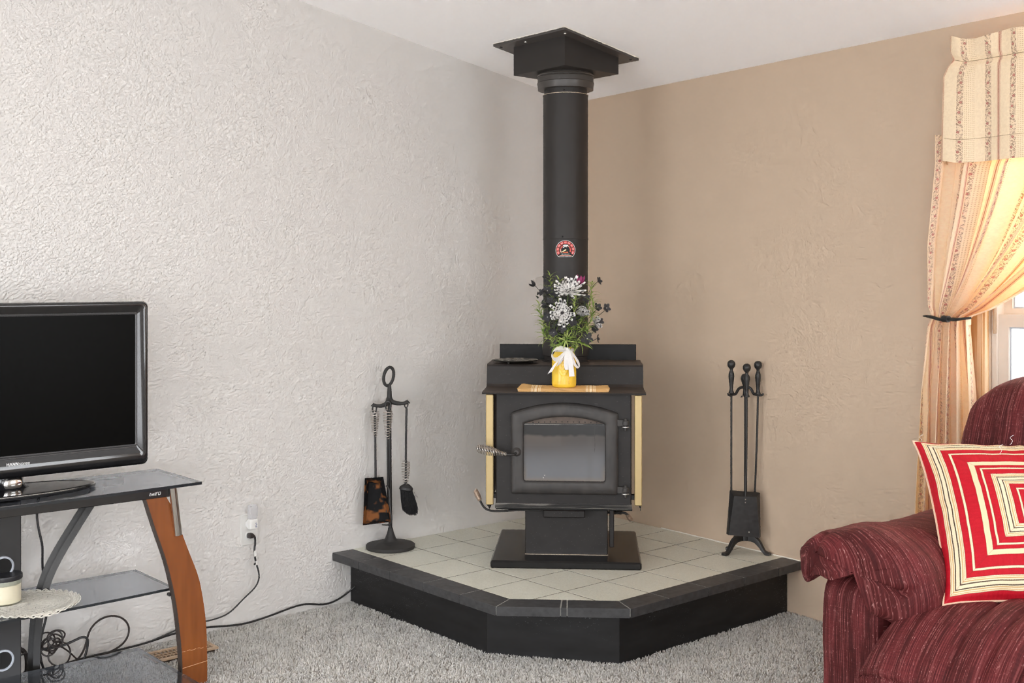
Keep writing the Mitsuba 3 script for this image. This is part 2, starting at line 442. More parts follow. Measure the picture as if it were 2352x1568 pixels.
out = Polygon([(0.092, 6.0), (4.735, 6.0), (6.0, 4.735), (6.0, wall_v(6.0)), (6.44, wall_v(6.44)), (6.44, 4.93), (4.93, 6.46), (0.092, 6.46)])
put(hearth + '__edge_grout', extr(plan(out).buffer(-0.002, join_style=2), HZ - 0.0006 - LIPZ - 0.003, LIPZ + 0.003), 'mat_edge_grout', False, label='pale grout between the black edge tiles')
gw = 0.007
mitre_l, mitre_r = LineString([(4.735, 6.0), (4.93, 6.46)]), LineString([(6.0, 4.735), (6.44, 4.93)])
pieces = []
cuts = [0.092, 1, 2, 3, 4]
for k, u0 in enumerate(cuts):
    u1 = cuts[k + 1] if k + 1 < len(cuts) else None
    if u1: pieces.append(Polygon([(u0 + gw, 6.0), (u1 - gw, 6.0), (u1 - gw, 6.46), (u0 + gw, 6.46)]))
    else: pieces.append(Polygon([(u0 + gw, 6.0), (4.735 - gw, 6.0), (4.93 - gw, 6.46), (u0 + gw, 6.46)]))
for v0, v1 in ((wall_v(6.2), 1), (1, 2), (2, 3), (3, 4), (4, None)):
    if v1: pieces.append(Polygon([(6.0, v0 + gw), (6.44, v0 + gw + (0.02 if v0 < .9 else 0)), (6.44, v1 - gw), (6.0, v1 - gw)]))
    else: pieces.append(Polygon([(6.0, v0 + gw), (6.44, v0 + gw), (6.44, 4.93 - gw), (6.0, 4.735 - gw)]))
A, B, C_, D = np.array([4.735, 6.0]), np.array([6.0, 4.735]), np.array([6.44, 4.93]), np.array([4.93, 6.46])
for t0, t1 in ((0.006, 0.478), (0.486, 0.527), (0.535, 0.994)):
    pieces.append(Polygon([A + (B - A) * t0, A + (B - A) * t1, D + (C_ - D) * t1, D + (C_ - D) * t0]))
for q in pieces:
    put(hearth + '__edge_tile', slab(plan(q.buffer(0)), LIPZ, HZ + 0.0003 + rng.uniform(-1, 1) * 1e-4, 0.0014), 'mat_edge_tile', False)
# the painted board sides under the edge
rz = LIPZ + 0.004
bd = [((0.095, 6.045), (4.215, 6.045)), ((4.215, 6.045), (6.05, 4.77)), ((6.05, 4.77), (6.10, wall_v(6.1) + 0.005))]
for p0, p1 in bd:
    p0, p1 = np.array(p0), np.array(p1); d = (p1 - p0) / np.linalg.norm(p1 - p0); nrm = np.array([d[1], -d[0]])
    if nrm @ p0 > 0: nrm = -nrm
    q = Polygon([p0 + d * 0.002, p1 - d * 0.002, p1 + nrm * 0.06 - d * .01, p0 + nrm * 0.06 + d * .01])
    v = plan(q)
    put(hearth + '__riser_panel', slab(v, -0.012, rz, 0.0005), 'mat_riser_panel', False)
put(hearth + '__core', slab(plan(Polygon([(0.1, wall_v(0) + .02), (5.98, wall_v(6) + .02), (5.98, 4.72), (4.2, 5.96), (0.1, 5.96)])), 0.0, 0.172, 0.0005), 'mat_pure_black', False)
put(hearth + '__caulk_line', mv(tube(spl([(u, wall_v(u) - 0.005 + 0.012 * (i % 2), 0) for i, u in enumerate(np.linspace(2.8, 6.42, 12))], 60) * [S, S, 1], 0.0028, 6), frame((0, 0, HZ + 0.001), (0, 1, 0), (1, 0, 0))), 'mat_caulk', label='white caulk along the tan wall')

# ------------------------------------------------------------------ the wood stove (in its own frame: x right, y = -distance from the corner, z up)
W0 = -0.010                                # its centre line
ST = STOVE
stove = thing('wood_stove', 'black steel wood stove with arched glass door and brass side strips on the tiled hearth', 'stove')


def sb(key, x0, x1, d0, d1, z0, z1, mat, c=0.003, **kw):
    return put(stove + '__' + key, chbox(x0, x1, -d1, -d0, z0, z1, c), mat, False, M=ST, **kw)


# base plate: a folded sheet with a rolled front edge
sb('base_plate', -0.289, 0.285, 0.624, 1.180, HZ, HZ + 0.0295, 'mat_plate_black', 0.006, label='glossy black base plate')
ped = sb('pedestal', -0.162, 0.159, 0.74, 1.067, 0.2395, 0.436, 'mat_stove_steel', 0.003)
put(ped + '__weld_seam', chbox(-0.163, 0.160, -1.070, -1.062, 0.2392, 0.2412, 0.0006), 'mat_bare_edge', False, M=ST, label='worn bright seam at the foot of the pedestal')
sb('pedestal_side_bar', 0.1655, 0.184, 1.02, 1.06, 0.268, 0.428, 'mat_stove_steel', 0.003)
sb('ash_handle', -0.090, 0.0715, 1.069, 1.118, 0.3925, 0.4225, 'mat_stove_steel', 0.004, label='square pull of the ash drawer')
# firebox
sb('firebox', -0.272, 0.2485, 0.72, 1.130, 0.4385, 0.872, 'mat_stove_steel', 0.004)
lip = [(1.08, 0.436), (1.160, 0.436), (1.166, 0.4395), (1.164, 0.4415), (1.155, 0.4425), (1.150, 0.4455), (1.140, 0.4465), (1.136, 0.4495), (1.08, 0.4495)]
put(stove + '__ash_lip', mv(extr(Polygon(lip), 0.522), frame((-0.2725, 0, 0), (0, -1, 0), (0, 0, 1), (1, 0, 0))), 'mat_ledge_steel', False, M=ST, label='worn stepped ledge under the door')
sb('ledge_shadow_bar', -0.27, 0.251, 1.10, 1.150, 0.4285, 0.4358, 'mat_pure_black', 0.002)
for s, x0, x1 in ((-1, -0.3105, -0.281), (1, 0.2595, 0.2885)):
    k = sb('side_shield', (x0 + 0.004 if s < 0 else x1 - 0.010), (x0 + 0.010 if s < 0 else x1 - 0.004), 0.74, 1.122, 0.436, 0.868, 'mat_pure_black', 0.001)
    put(k + '__brass_strip', chbox(x0, x1, -1.134, -1.122, 0.4425 + (0.003 if s > 0 else 0), 0.868, 0.0025), 'mat_brass', False, M=ST, label='vertical brushed brass strip')
    put(k + '__bracket', chbox(*((x1 - 0.02, -0.27) if s < 0 else (0.245, x0 + 0.02)), -1.105, -1.08, 0.463, 0.482, 0.002), 'mat_iron', False, M=ST)
put(stove + '__shield_tip', mv(lathe([(0.0012, 0), (0.0035, 0.006), (0.011, 0.021)], 16), tr(-0.299, -1.10, 0.420)), 'mat_iron', M=ST)
put(stove + '__shield_pin', tube([(0.283, -1.09, 0.445), (0.2835, -1.09, 0.418)], 0.0012, 6), 'mat_iron', M=ST)
# the stepped top: one bent sheet, shelf in front, riser, upper top
prof = [(1.183, 0.8735), (1.184, 0.8790), (1.178, 0.8815), (1.02, 0.8840), (1.000, 0.8870), (0.990, 0.8960), (0.975, 0.9640), (0.970, 0.9705), (0.960, 0.9730), (0.700, 0.9730),
        (0.700, 0.9660), (0.958, 0.9660), (0.966, 0.9620), (0.980, 0.8950), (0.994, 0.8800), (1.015, 0.8770), (1.150, 0.8735)]
top = extr(Polygon(prof), 0.6195)
tv, tf = arr(mv(top, frame((0, 0, 0), (0, -1, 0), (0, 0, 1), (1, 0, 0))))
tv[:, 0] -= 0.6195 / 2 - W0
k = np.clip((-tv[:, 1] - 0.98) / 0.2, 0, 1); tv[:, 0] = W0 + (tv[:, 0] - W0) * (1 + 0.003 * k)
put(stove + '__stove_top', (tv, tf), 'mat_stove_steel', 25, M=ST, label='dusty stepped top of the stove')
for s in (-1, 1):                          # cheeks that close the step at both ends
    x = W0 + s * 0.306
    q = Polygon([(1.15, 0.872), (1.01, 0.8835), (0.985, 0.893), (0.969, 0.967), (0.705, 0.967), (0.705, 0.872)])
    put(stove + '__top_cheek', mv(extr(q, 0.004), frame((x - 0.002, 0, 0), (0, -1, 0), (0, 0, 1), (1, 0, 0))), 'mat_stove_steel', False, M=ST)
sb('heat_shield', -0.2905, 0.2842, 0.675, 0.690, 0.86, 1.0375, 'mat_pure_black', 0.002, label='plain black shield standing behind the top')
put(stove + '__flue_ring', mv(lathe([(0.0955, 0.9732), (0.0955, 0.978), (0.088, 0.980), (0.088, 0.988)], 64), tr(W0, -0.795, 0)), 'mat_pipe_black', M=ST)

# the door: cast frame with an arched head, bevelled both ways
xl, xr, zb, zs, za = -0.2123, 0.1975, 0.4880, 0.799, 0.8375


def arch(x0, x1, z0, zs, za, n=30, r=0.010):
    cx = (x0 + x1) / 2; h = za - zs; R = ((x1 - x0) ** 2 / 4 + h * h) / (2 * h); t = math.asin((x1 - x0) / 2 / R)
    top_ = [(cx + R * math.sin(a), za - R + R * math.cos(a)) for a in np.linspace(t, -t, n)]
    return Polygon([(x0, z0), (x1, z0)] + top_).buffer(-r).buffer(r, 8)


outer = arch(xl, xr, zb, zs, za)
inner = arch(-0.1630, 0.1469, 0.5390, 0.7585, 0.7855, r=0.008)


def shell(rings):
    """Rings of the same count of points, joined: a moulded frame."""
    V, F = [], []
    n = len(rings[0])
    for r in rings: V.append(r)
    V = np.vstack(V)
    for i in range(len(rings) - 1):
        j = np.arange(n); j2 = (j + 1) % n
        F.append(np.stack([i * n + j, i * n + j2, (i + 1) * n + j2, (i + 1) * n + j], 1))
    return V, np.vstack(F)


def ring(poly, y, n=240, rays=None):
    """Points of the outline along fixed directions from the door's middle, so that rings match."""
    cx, cz = -0.0075, 0.655
    P = []
    for a in rays:
        l = LineString([(cx, cz), (cx + math.cos(a), cz + math.sin(a))]).intersection(poly.exterior)
        g = l if l.geom_type == 'Point' else list(l.geoms)[-1]
        P.append((g.x, y, g.y))
    return np.array(P)


rays = np.sort(np.r_[np.linspace(0, 2 * PI, 200, endpoint=False), [math.atan2(z - .655, x + .0075) % (2 * PI) for p in (outer, inner) for x, z in p.exterior.coords[:-1][::2]]])
rays = rays[np.r_[True, np.diff(rays) > 1e-4]]
R_ = lambda p, y: ring(p, y, rays=rays)
y0 = -1.130
rings = [R_(outer, y0 + 0.002), R_(outer, y0 - 0.014), R_(outer.buffer(-0.003), y0 - 0.020), R_(outer.buffer(-0.010), y0 - 0.026), R_(outer.buffer(-0.024), y0 - 0.0285),
         R_(inner.buffer(0.010), y0 - 0.0285), R_(inner.buffer(0.003), y0 - 0.026), R_(inner, y0 - 0.021), R_(inner, y0 + 0.002)]
door = put(stove + '__door', shell(rings), 'mat_cast_iron', 35, M=ST, label='cast door with arched head')


def soot_and_reflection(p, n, uv):                        # in the stove's frame: w along the glass, z up
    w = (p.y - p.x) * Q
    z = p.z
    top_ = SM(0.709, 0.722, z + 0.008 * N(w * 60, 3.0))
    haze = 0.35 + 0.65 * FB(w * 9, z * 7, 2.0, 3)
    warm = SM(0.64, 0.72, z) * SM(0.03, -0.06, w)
    c = MIX(MIX((0.050, 0.042, 0.038), (0.115, 0.120, 0.135), SM(0.70, 0.56, z)), (0.15, 0.155, 0.165), haze * SM(0.72, 0.56, z) * 0.7)  # bluish grey towards the bottom is a room reflection painted over the smoke film
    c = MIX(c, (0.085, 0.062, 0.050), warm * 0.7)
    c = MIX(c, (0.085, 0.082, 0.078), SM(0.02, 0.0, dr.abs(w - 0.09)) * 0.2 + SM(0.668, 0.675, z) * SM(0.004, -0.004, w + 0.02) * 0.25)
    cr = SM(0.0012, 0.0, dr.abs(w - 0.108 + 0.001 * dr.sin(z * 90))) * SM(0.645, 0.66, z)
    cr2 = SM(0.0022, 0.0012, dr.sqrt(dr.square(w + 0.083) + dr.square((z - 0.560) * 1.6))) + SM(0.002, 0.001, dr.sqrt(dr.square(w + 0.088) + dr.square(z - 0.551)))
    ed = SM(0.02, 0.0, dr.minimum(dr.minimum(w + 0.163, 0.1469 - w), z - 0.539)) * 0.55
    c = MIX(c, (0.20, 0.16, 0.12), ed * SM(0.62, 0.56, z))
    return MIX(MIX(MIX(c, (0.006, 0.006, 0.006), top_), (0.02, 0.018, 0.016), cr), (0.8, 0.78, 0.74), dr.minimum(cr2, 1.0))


M('stove_glass', pr(mikit.proc(soot_and_reflection), 0.30, specular=0.35, clearcoat=0.15, clearcoat_gloss=0.96))
M('ledge_steel', pr(mikit.proc(lambda p, n, uv: MIX((0.06, 0.06, 0.06), (0.26, 0.25, 0.235), SM(0.35, 0.7, FB((p.y - p.x) * 7, p.z * 330, 0, 3)))), 0.4, specular=0.5, metallic=0.2))
M('brown_dust', pr(mikit.proc(lambda p, n, uv: MIX((0.075, 0.055, 0.045), (0.13, 0.10, 0.082), FB((p.y - p.x) * 30, p.z * 60, 0, 3))), 0.7))
put(door + '__glass', mv(extr(inner.intersection(sbox(-1, 0, 1, 0.7555)).buffer(0.003), 0.004), frame((0, y0 - 0.008, 0), (1, 0, 0), (0, 0, 1), (0, -1, 0))), 'mat_stove_glass', False, M=ST, label='smoke hazed glass pane, sooty along the top, bluish reflection painted below')
head = inner.intersection(sbox(-1, 0.7535, 1, 1)).buffer(0.002)
bar = put(door + '__air_bar', mv(extr(head, 0.004), frame((0, y0 - 0.006, 0), (1, 0, 0), (0, 0, 1), (0, -1, 0))), 'mat_brown_dust', False, M=ST, label='dusty bar with a row of air holes')
put(door + '__air_bar_edge', chbox(-0.1615, 0.1455, y0 - 0.0135, y0 - 0.008, 0.7538, 0.7562, 0.0006), 'mat_ledge_steel', False, M=ST)
holes = [mv(lathe([(0.0023, -0.0007), (0.0023, 0.0009), (0.0014, 0.0009), (0.0014, 0.0002), (0.0, 0.0002)], 10), frame((x, y0 - 0.010, 0.7620 + 0.003 * (1 - (x / .12) ** 2)), (1, 0, 0), (0, 0, 1), (0, -1, 0))) for x in np.linspace(-0.128, 0.116, 12)]
for h_ in holes:
    put(door + '__air_hole', h_, 'mat_pure_black', False, M=ST)
# cast plate with the maker's letters
plate_ = Polygon([(0.097, 0.5035), (0.101, 0.4995), (0.148, 0.4995), (0.152, 0.5035), (0.148, 0.5075), (0.101, 0.5075)])
put(door + '__name_plate', mv(extr(plate_.difference(plate_.buffer(-0.0012)), 0.0018), frame((0, y0 - 0.0275, 0.0008), (1, 0, 0), (0, 0, 1), (0, -1, 0))), 'mat_cast_iron', False, M=ST)
tm = text('SCOTT', 0.0046, 0.0014, True); tm = (tm[0] - [tm[0][:, 0].mean(), 0, 0], tm[1]); tm[0][:, 0] *= 1.75
put(door + '__lettering', mv(tm, frame((0.1245, y0 - 0.0280, 0.5018), (1, 0, 0), (0, 0, 1), (0, -1, 0))), 'mat_cast_iron', False, M=ST, label='small raised cast letters')
for z in (0.762, 0.507):                   # hinges
    k = put(door + '__hinge', hull([(x, y, zz) for x, y, zz in [(0.190, y0 - 0.02, z - 0.012), (0.190, y0 - 0.02, z + 0.014), (0.190, y0 - 0.004, z - 0.012), (0.190, y0 - 0.004, z + 0.014), (0.237, y0 - 0.018, z - 0.007), (0.237, y0 - 0.018, z + 0.009), (0.237, y0 - 0.003, z - 0.007), (0.237, y0 - 0.003, z + 0.009)]]), 'mat_cast_iron', False, M=ST)
    put(k + '__knuckle', mv(lathe([(0.0125, -0.008), (0.014, -0.006), (0.014, 0.008), (0.0125, 0.010)], 20), tr(0.225, y0 - 0.012, z)), 'mat_cast_iron', M=ST)
    put(k + '__washer', mv(lathe([(0.0125, -0.0165), (0.0145, -0.0160), (0.0145, -0.0130), (0.0125, -0.0125)], 20), tr(0.225, y0 - 0.012, z)), 'mat_screw', M=ST)
    put(k + '__pin', mv(lathe([(0.004, -0.030), (0.006, -0.028), (0.006, 0.016), (0.004, 0.018)], 14), tr(0.225, y0 - 0.012, z)), 'mat_cast_iron', M=ST)
# the handle: hub, bent rod, coil grip
hub = np.array([-0.1895, y0 - 0.026, 0.6510])
hk = put(door + '__handle', mv(lathe([(0.0, 0.0), (0.017, 0.0), (0.017, 0.004), (0.013, 0.010), (0.009, 0.013), (0.009, 0.022), (0.0, 0.023)], 28), frame(hub, (1, 0, 0), (0, 0, 1), (0, -1, 0))), 'mat_cast_iron', M=ST, label='door handle')
ha = hub + [0, -0.018, -0.001]
rod = spl([ha, ha + [-0.006, -0.010, -0.003], ha + [-0.022, -0.022, -0.005], ha + [-0.06, -0.030, 0.002], ha + [-0.148, -0.040, 0.022]], 30)
put(hk + '__rod', tube(rod, 0.0046, 10), 'mat_iron', M=ST)
fat = lambda t: 0.0062 + 0.0095 * math.sin(PI * min(1, max(0, (t - 0.25) / 0.85))) ** 0.8 * (1 if t > .25 else 0) + 0.002 * min(1, t * 4)
put(hk + '__coil_grip', helix(ha + [-0.036, -0.0265, -0.003], ha + [-0.148, -0.040, 0.022], fat, 19, 0.0017), 'mat_spring', M=ST, label='bright coil grip')
# air rod at the lower left, with a coil grip
ar = spl([(-0.10, -1.10, 0.4175), (-0.20, -1.10, 0.4165), (-0.292, -1.10, 0.4130), (-0.318, -1.10, 0.424), (-0.3355, -1.10, 0.452), (-0.3530, -1.10, 0.492)], 50)
k = put(stove + '__air_rod', tube(ar, 0.0042, 10), 'mat_iron', M=ST)
put(k + '__coil_grip', helix((-0.336, -1.10, 0.452), (-0.3545, -1.10, 0.494), lambda t: 0.0066 + 0.003 * math.sin(PI * t), 11, 0.0017), 'mat_spring_bronze', M=ST, label='bronze coil grip')
br = spl([(0.16, -1.0, 0.3925), (0.205, -1.0, 0.3925), (0.228, -1.0, 0.3905), (0.240, -1.0, 0.380), (0.253, -1.0, 0.362)], 30)
k = put(stove + '__blower_rod', tube(br, 0.005, 10), 'mat_iron', M=ST)
put(k + '__coil', helix((0.170, -1.0, 0.3925), (0.216, -1.0, 0.3925), lambda t: 0.0068, 10, 0.0017), 'mat_iron', M=ST)
put(k + '__coil_grip', helix((0.236, -1.0, 0.384), (0.2535, -1.0, 0.361), lambda t: 0.0068 + 0.0015 * math.sin(PI * t), 8, 0.0017), 'mat_spring_bronze', M=ST, label='bronze coil grip')

# ------------------------------------------------------------------ stove pipe and ceiling box
pipe = thing('stove_pipe', 'tall black stove pipe rising from the stove top to the ceiling box', 'stove pipe')
PX = (W0, -0.795)


def pl(key, prof, mat, n=72, sm=30, **kw):
    return put(pipe + '__' + key, mv(lathe(prof, n), tr(PX[0], PX[1], 0)), mat, sm, M=ST, **kw)


r0 = 0.0922
pl('lower_section', [(r0 - 0.0006, 1.02), (r0 - 0.0006, 1.470), (r0 - 0.0006, 1.474)], 'mat_pipe_black')
pl('upper_section', [(r0 + 0.0006, 1.4735), (r0 + 0.0010, 1.4755), (r0, 1.478), (r0, 2.062), (r0 + 0.0012, 2.066), (r0 + 0.0014, 2.069)], 'mat_pipe_black')
pl('section_edge', [(r0 - 0.001, 2.0668), (r0 + 0.0022, 2.0675), (r0 + 0.0022, 2.0695), (r0 - 0.001, 2.0705)], 'mat_bare_edge', label='thin bare metal rim near the top of the pipe')
pl('top_section', [(r0 - 0.004, 2.066), (r0 - 0.004, 2.16)], 'mat_pipe_black')
pl('base_collar', [(r0 + 0.0005, 1.045), (r0 + 0.0035, 1.0290), (r0 + 0.0048, 1.0235), (r0 + 0.0032, 1.0180), (r0 + 0.0030, 0.999), (r0 + 0.001, 0.9965), (r0 - 0.0035, 0.996), (r0 - 0.0045, 0.9735)][::-1], 'mat_pipe_black')
rc = 0.1145
pl('ceiling_collar', [(r0 - 0.004, 2.0905), (rc, 2.0905), (rc + 0.0003, 2.1005), (rc + 0.0028, 2.1155), (rc + 0.0034, 2.1175), (rc + 0.0012, 2.1200), (rc + 0.0008, 2.1380), (rc + 0.0036, 2.1400), (rc + 0.0030, 2.1425), (rc - 0.0010, 2.1445), (rc + 0.0005, 2.1485), (rc + 0.0030, 2.1500), (rc - 0.001, 2.1515), (rc - 0.002, 2.156)], 'mat_collar_black', sm=40, label='wider ribbed collar under the ceiling box')
put(pipe + '__screw', mv(lathe([(0.003, 0), (0.003, 0.001), (0.0015, 0.0018), (0, 0.002)], 10), frame((W0 - 0.004, PX[1] - r0 + 0.0002, 2.0785), (1, 0, 0), (0, 0, 1), (0, -1, 0))), 'mat_pure_black', M=ST)
put(pipe + '__screw', mv(lathe([(0.0035, 0), (0.0035, 0.001), (0.0015, 0.0022), (0, 0.0024)], 10), frame((W0 - 0.0105, PX[1] - r0, 1.4835), (1, 0, 0), (0, 0, 1), (0, -1, 0))), 'mat_pure_black', M=ST)

cb = thing('ceiling_box', 'square black metal support box with a wide flange screwed to the sloping ceiling', 'ceiling box')
bx0, bx1, by0, by1, bz = 0.412, 0.718, 0.400, 0.706, 2.1555
sl = 0.158
box_ = hull([(x, y, z) for x in (bx0, bx1) for y in (by0, by1) for z in (bz, ceil_z(x) - 0.004)])
put(cb + '__box', box_, 'mat_pipe_black', False)
fl = [(x, y) for x, y in ((0.345, 0.327), (0.768, 0.327), (0.768, 0.757), (0.345, 0.757))]
put(cb + '__flange', hull([(x, y, ceil_z(x) - dz) for x, y in fl for dz in (0.0005, 0.011)]), 'mat_flange', False, label='thin square flange against the ceiling')
M('flange', pr((0.062, 0.056, 0.052), 0.4, specular=0.5))
for x, y in ((0.37, 0.735), (0.745, 0.352), (0.735, 0.725), (0.742, 0.50), (0.39, 0.36)):
    put(cb + '__screw', mv(lathe([(0.0045, -0.0025), (0.0052, -0.001), (0.0052, 0.001)], 12), tr(x, y, ceil_z(x) - 0.0115)), 'mat_screw' if x > .7 and y > .4 else 'mat_pure_black')
g = np.random.default_rng(4)
for a, b in (((0.770, 0.327), (0.770, 0.757)), ((0.770, 0.757), (0.345, 0.757))):
    t = np.linspace(0, 1, 130)
    p = np.stack([a[0] + (b[0] - a[0]) * t, a[1] + (b[1] - a[1]) * t, t * 0], 1)
    p[:, 2] = ceil_z(p[:, 0]) - 0.0005
    r = 0.0015 + 0.0035 * np.clip(meshkit.noise(np.stack([t * 34, t * 0, t * 0 + a[1]], 1)) - 0.3, 0, 1)
    put(cb + '__caulk', tube(p, r, 7), 'mat_caulk', label='flaking pale caulk at the flange edge')

# the red thermometer on the pipe
th = thing('pipe_thermometer', 'red and black dial thermometer stuck to the front of the stove pipe', 'thermometer')
TH = ST @ frame((W0 + 0.0015, PX[1] - r0 - 0.0015, 1.4290), (1, 0, 0), (0, 0, 1), (0, -1, 0))     # drawn in x right, y up, z towards the room
M('dial_red', pr((0.60, 0.055, 0.045), 0.45)); M('dial_pink', pr((0.80, 0.36, 0.30), 0.45)); M('dial_orange', pr((0.70, 0.13, 0.04), 0.45)); M('needle', pr((0.80, 0.66, 0.38), 0.35, metallic=0.3))
disc = Point(0, 0).buffer(0.0395, 48).intersection(sbox(-1, -0.027, 1, 1)).buffer(-0.006).buffer(0.006)
put(th + '__plate', mv(extr(disc, 0.004, -0.0005), TH), 'mat_pure_black', False)
put(th + '__rim', mv(extr(disc.difference(disc.buffer(-0.0009)), 0.0012, 0.0035), TH), 'mat_screw', False)


def sector(r0_, r1_, a0_, a1_):
    a = np.radians(np.linspace(a0_, a1_, 10))
    return Polygon([(r0_ * math.cos(t), r0_ * math.sin(t)) for t in a] + [(r1_ * math.cos(t), r1_ * math.sin(t)) for t in a[::-1]])


for i in range(9):
    a1_ = 212 - i * 27.4
    c = sector(0.0255, 0.0368, a1_ - 23.5, a1_).intersection(sbox(-1, -0.0245, 1, 1))
    k = put(th + '__segment', mv(extr(c, 0.0008, 0.0035), TH), 'mat_dial_red', False)
    if 0 < i < 8 or True:
        am = math.radians(a1_ - 11.8); rr = 0.0312
        t_ = text(str((i + 1) * 100), 0.0034, 0.0004, True); tv_ = t_[0] - [(t_[0][:, 0].max() + t_[0][:, 0].min()) / 2, 0.0017, 0]
        put(k + '__number', mv((tv_, t_[1]), TH @ tr(rr * math.cos(am), rr * math.sin(am), 0.0043) @ rot((0, 0, 1), math.degrees(am) - 90)), 'mat_letter_white', False)
for a0_, a1_, m_ in ((-25, 40, 'dial_red'), (42, 60, 'dial_pink'), (60, 118, 'letter_white'), (120, 165, 'dial_red'), (167, 205, 'dial_pink')):
    put(th + '__arc', mv(extr(sector(0.0178, 0.0222, a0_, a1_), 0.0007, 0.0035), TH), 'mat_' + m_, False)
put(th + '__arc', mv(extr(sector(0.0128, 0.0158, 62, 135), 0.0007, 0.0035), TH), 'mat_letter_white', False)
put(th + '__orange_bar', mv(extr(Polygon([(-0.010, -0.008), (0.010, -0.006), (0.012, -0.011), (-0.012, -0.011)]), 0.0007, 0.0035), TH), 'mat_dial_orange', False)
put(th + '__needle', mv(extr(Polygon([(0.003, 0.0012), (0.0005, 0.003), (-0.0185, -0.0085), (-0.0175, -0.0103), (0.002, -0.0015)]), 0.0009, 0.0048), TH), 'mat_needle', False)
put(th + '__hub', mv(lathe([(0.003, 0), (0.003, 0.0016), (0.0015, 0.0022), (0, 0.0024)], 14), TH @ tr(0.0005, 0.0005, 0.0048)), 'mat_needle')
t_ = text('BURN INDICATOR', 0.0027, 0.0004, True); t_[0][:, 0] -= t_[0][:, 0].max() / 2
put(th + '__caption', mv(t_, TH @ tr(0, -0.0178, 0.0035)), 'mat_letter_white', False)
put(th + '__red_bar', mv(extr(sbox(-0.024, -0.0235, 0.024, -0.0205), 0.0006, 0.0035), TH), 'mat_dial_pink', False)

# ------------------------------------------------------------------ fireplace tools by the white wall (frame: x right, y away, z up from the tiles)
LT = facing((1.1335, 0.1076, HZ + 0.0007))
U = 1 / 560.0                               # metres in one pixel of the photograph at this distance, for sizes
stand = thing('fireplace_tool_stand', 'black iron tool stand with round base and oval ring handle by the white wall', 'fireplace tool stand')
a = np.linspace(0, 2 * PI, 49)[:-1]
put(stand + '__base', mv(lathe([(0.0, 0.0), (0.098, 0.0), (0.1005, 0.004), (0.1005, 0.013), (0.097, 0.0165), (0.06, 0.020), (0.034, 0.027), (0.022, 0.040), (0.014, 0.062), (0.0105, 0.076), (0.010, 0.082), (0.0, 0.084)], 64), LT), 'mat_iron_matte', 40)
put(stand + '__pole', tube([(0, 0, 0.07), (-0.0025, 0, 0.3), (-0.0045, 0, 0.60)], 0.0075, 12), 'mat_iron', M=LT)
neck = [(0.0085, 0.585), (0.0125, 0.600), (0.0125, 0.612), (0.010, 0.622), (0.0095, 0.640), (0.0075, 0.662), (0.0055, 0.668)]
put(stand + '__neck', mv(lathe(neck, 20), tr(-0.0045, 0, 0)), 'mat_iron_matte', M=LT)
rg = np.stack([-0.0075 + 0.0185 * np.cos(a) + 0.006 * np.sin(a), 0.012 * np.cos(a), 0.7025 + 0.0375 * np.sin(a) - 0.002 * np.cos(a)], 1)
put(stand + '__ring', tube(rg, 0.0064, 10, closed=True), 'mat_iron_matte', M=LT, label='oval ring handle')
for s, pts in ((-1, [(-0.005, -0.006, 0.612), (-0.014, -0.008, 0.594), (-0.034, -0.010, 0.5835), (-0.055, -0.012, 0.5835), (-0.0705, -0.013, 0.5865)]), (1, [(-0.004, -0.006, 0.612), (0.006, -0.004, 0.600), (0.028, -0.001, 0.5925), (0.05, 0.002, 0.5915), (0.071, 0.004, 0.5965)]), (0, [(-0.005, -0.006, 0.606), (-0.006, -0.020, 0.597), (-0.006, -0.034, 0.592), (-0.006, -0.043, 0.598)])):
    p = spl(pts, 22); k = put(stand + '__arm', tube(p, np.r_[np.linspace(0.0115, 0.0072, 16), np.linspace(0.0072, 0.0080, 6)], 10), 'mat_iron_matte', M=LT)
    put(k + '__tip', tube([p[-1], p[-1] + (p[-1] - p[-2]) * 0.8 + [0, 0, 0.002]], [0.0076, 0.0105], 10), 'mat_iron_matte', M=LT)


def loop(c, ry, rz, tilt=0.0, r=0.0024):
    q = np.stack([np.cos(a) * ry, np.sin(a) * rz * math.sin(tilt), np.sin(a) * rz * math.cos(tilt)], 1) + c
    return tube(q, r, 8, closed=True)


def coil(a_, b_, r0_, turns):
    return helix(a_, b_, lambda t: 0.0062 + r0_ * (1 - t) ** 0.8 * min(1, 0.35 + t * 5), turns, 0.0016)


# shovel on the left arm: its pan faces the room, rusty inside
sh = thing('ash_shovel', 'small ash shovel with rusty black pan and coil grip, hanging at the tool stand', 'shovel')
put(sh + '__shaft', tube([(-0.0630, -0.014, 0.556), (-0.0605, -0.016, 0.45), (-0.0590, -0.018, 0.285)], 0.0046, 10), 'mat_iron', M=LT)
put(sh + '__hanging_loop', loop((-0.064, -0.013, 0.571), 0.008, 0.017, 0.25, 0.003), 'mat_iron', M=LT)
put(sh + '__coil_grip', coil((-0.0640, -0.014, 0.566), (-0.0610, -0.0155, 0.460), 0.0150, 11), 'mat_spring', M=LT)
#   pan: back, two side walls, a top wall, open below; bottom edge nearer the room
o = [(-0.101, -0.018, 0.290), (-0.0265, -0.018, 0.296), (0.006, -0.034, 0.110), (-0.1055, -0.040, 0.104)]     # rim of the pan's back: top left, top right, bottom right, bottom left
bk = [(-0.088, 0.004, 0.268), (-0.044, 0.002, 0.262), (-0.003, -0.022, 0.116), (-0.097, -0.026, 0.112)]
ft = [(-0.1005, -0.034, 0.291), (-0.0265, -0.034, 0.296), (0.009, -0.052, 0.118), (-0.1055, -0.052, 0.1045)]


def panel(q, t=0.0016):
    q = np.array(q, float); n_ = np.cross(q[1] - q[0], q[2] - q[0]); n_ /= np.linalg.norm(n_)
    return hull(np.vstack([q - n_ * t / 2, q + n_ * t / 2]))


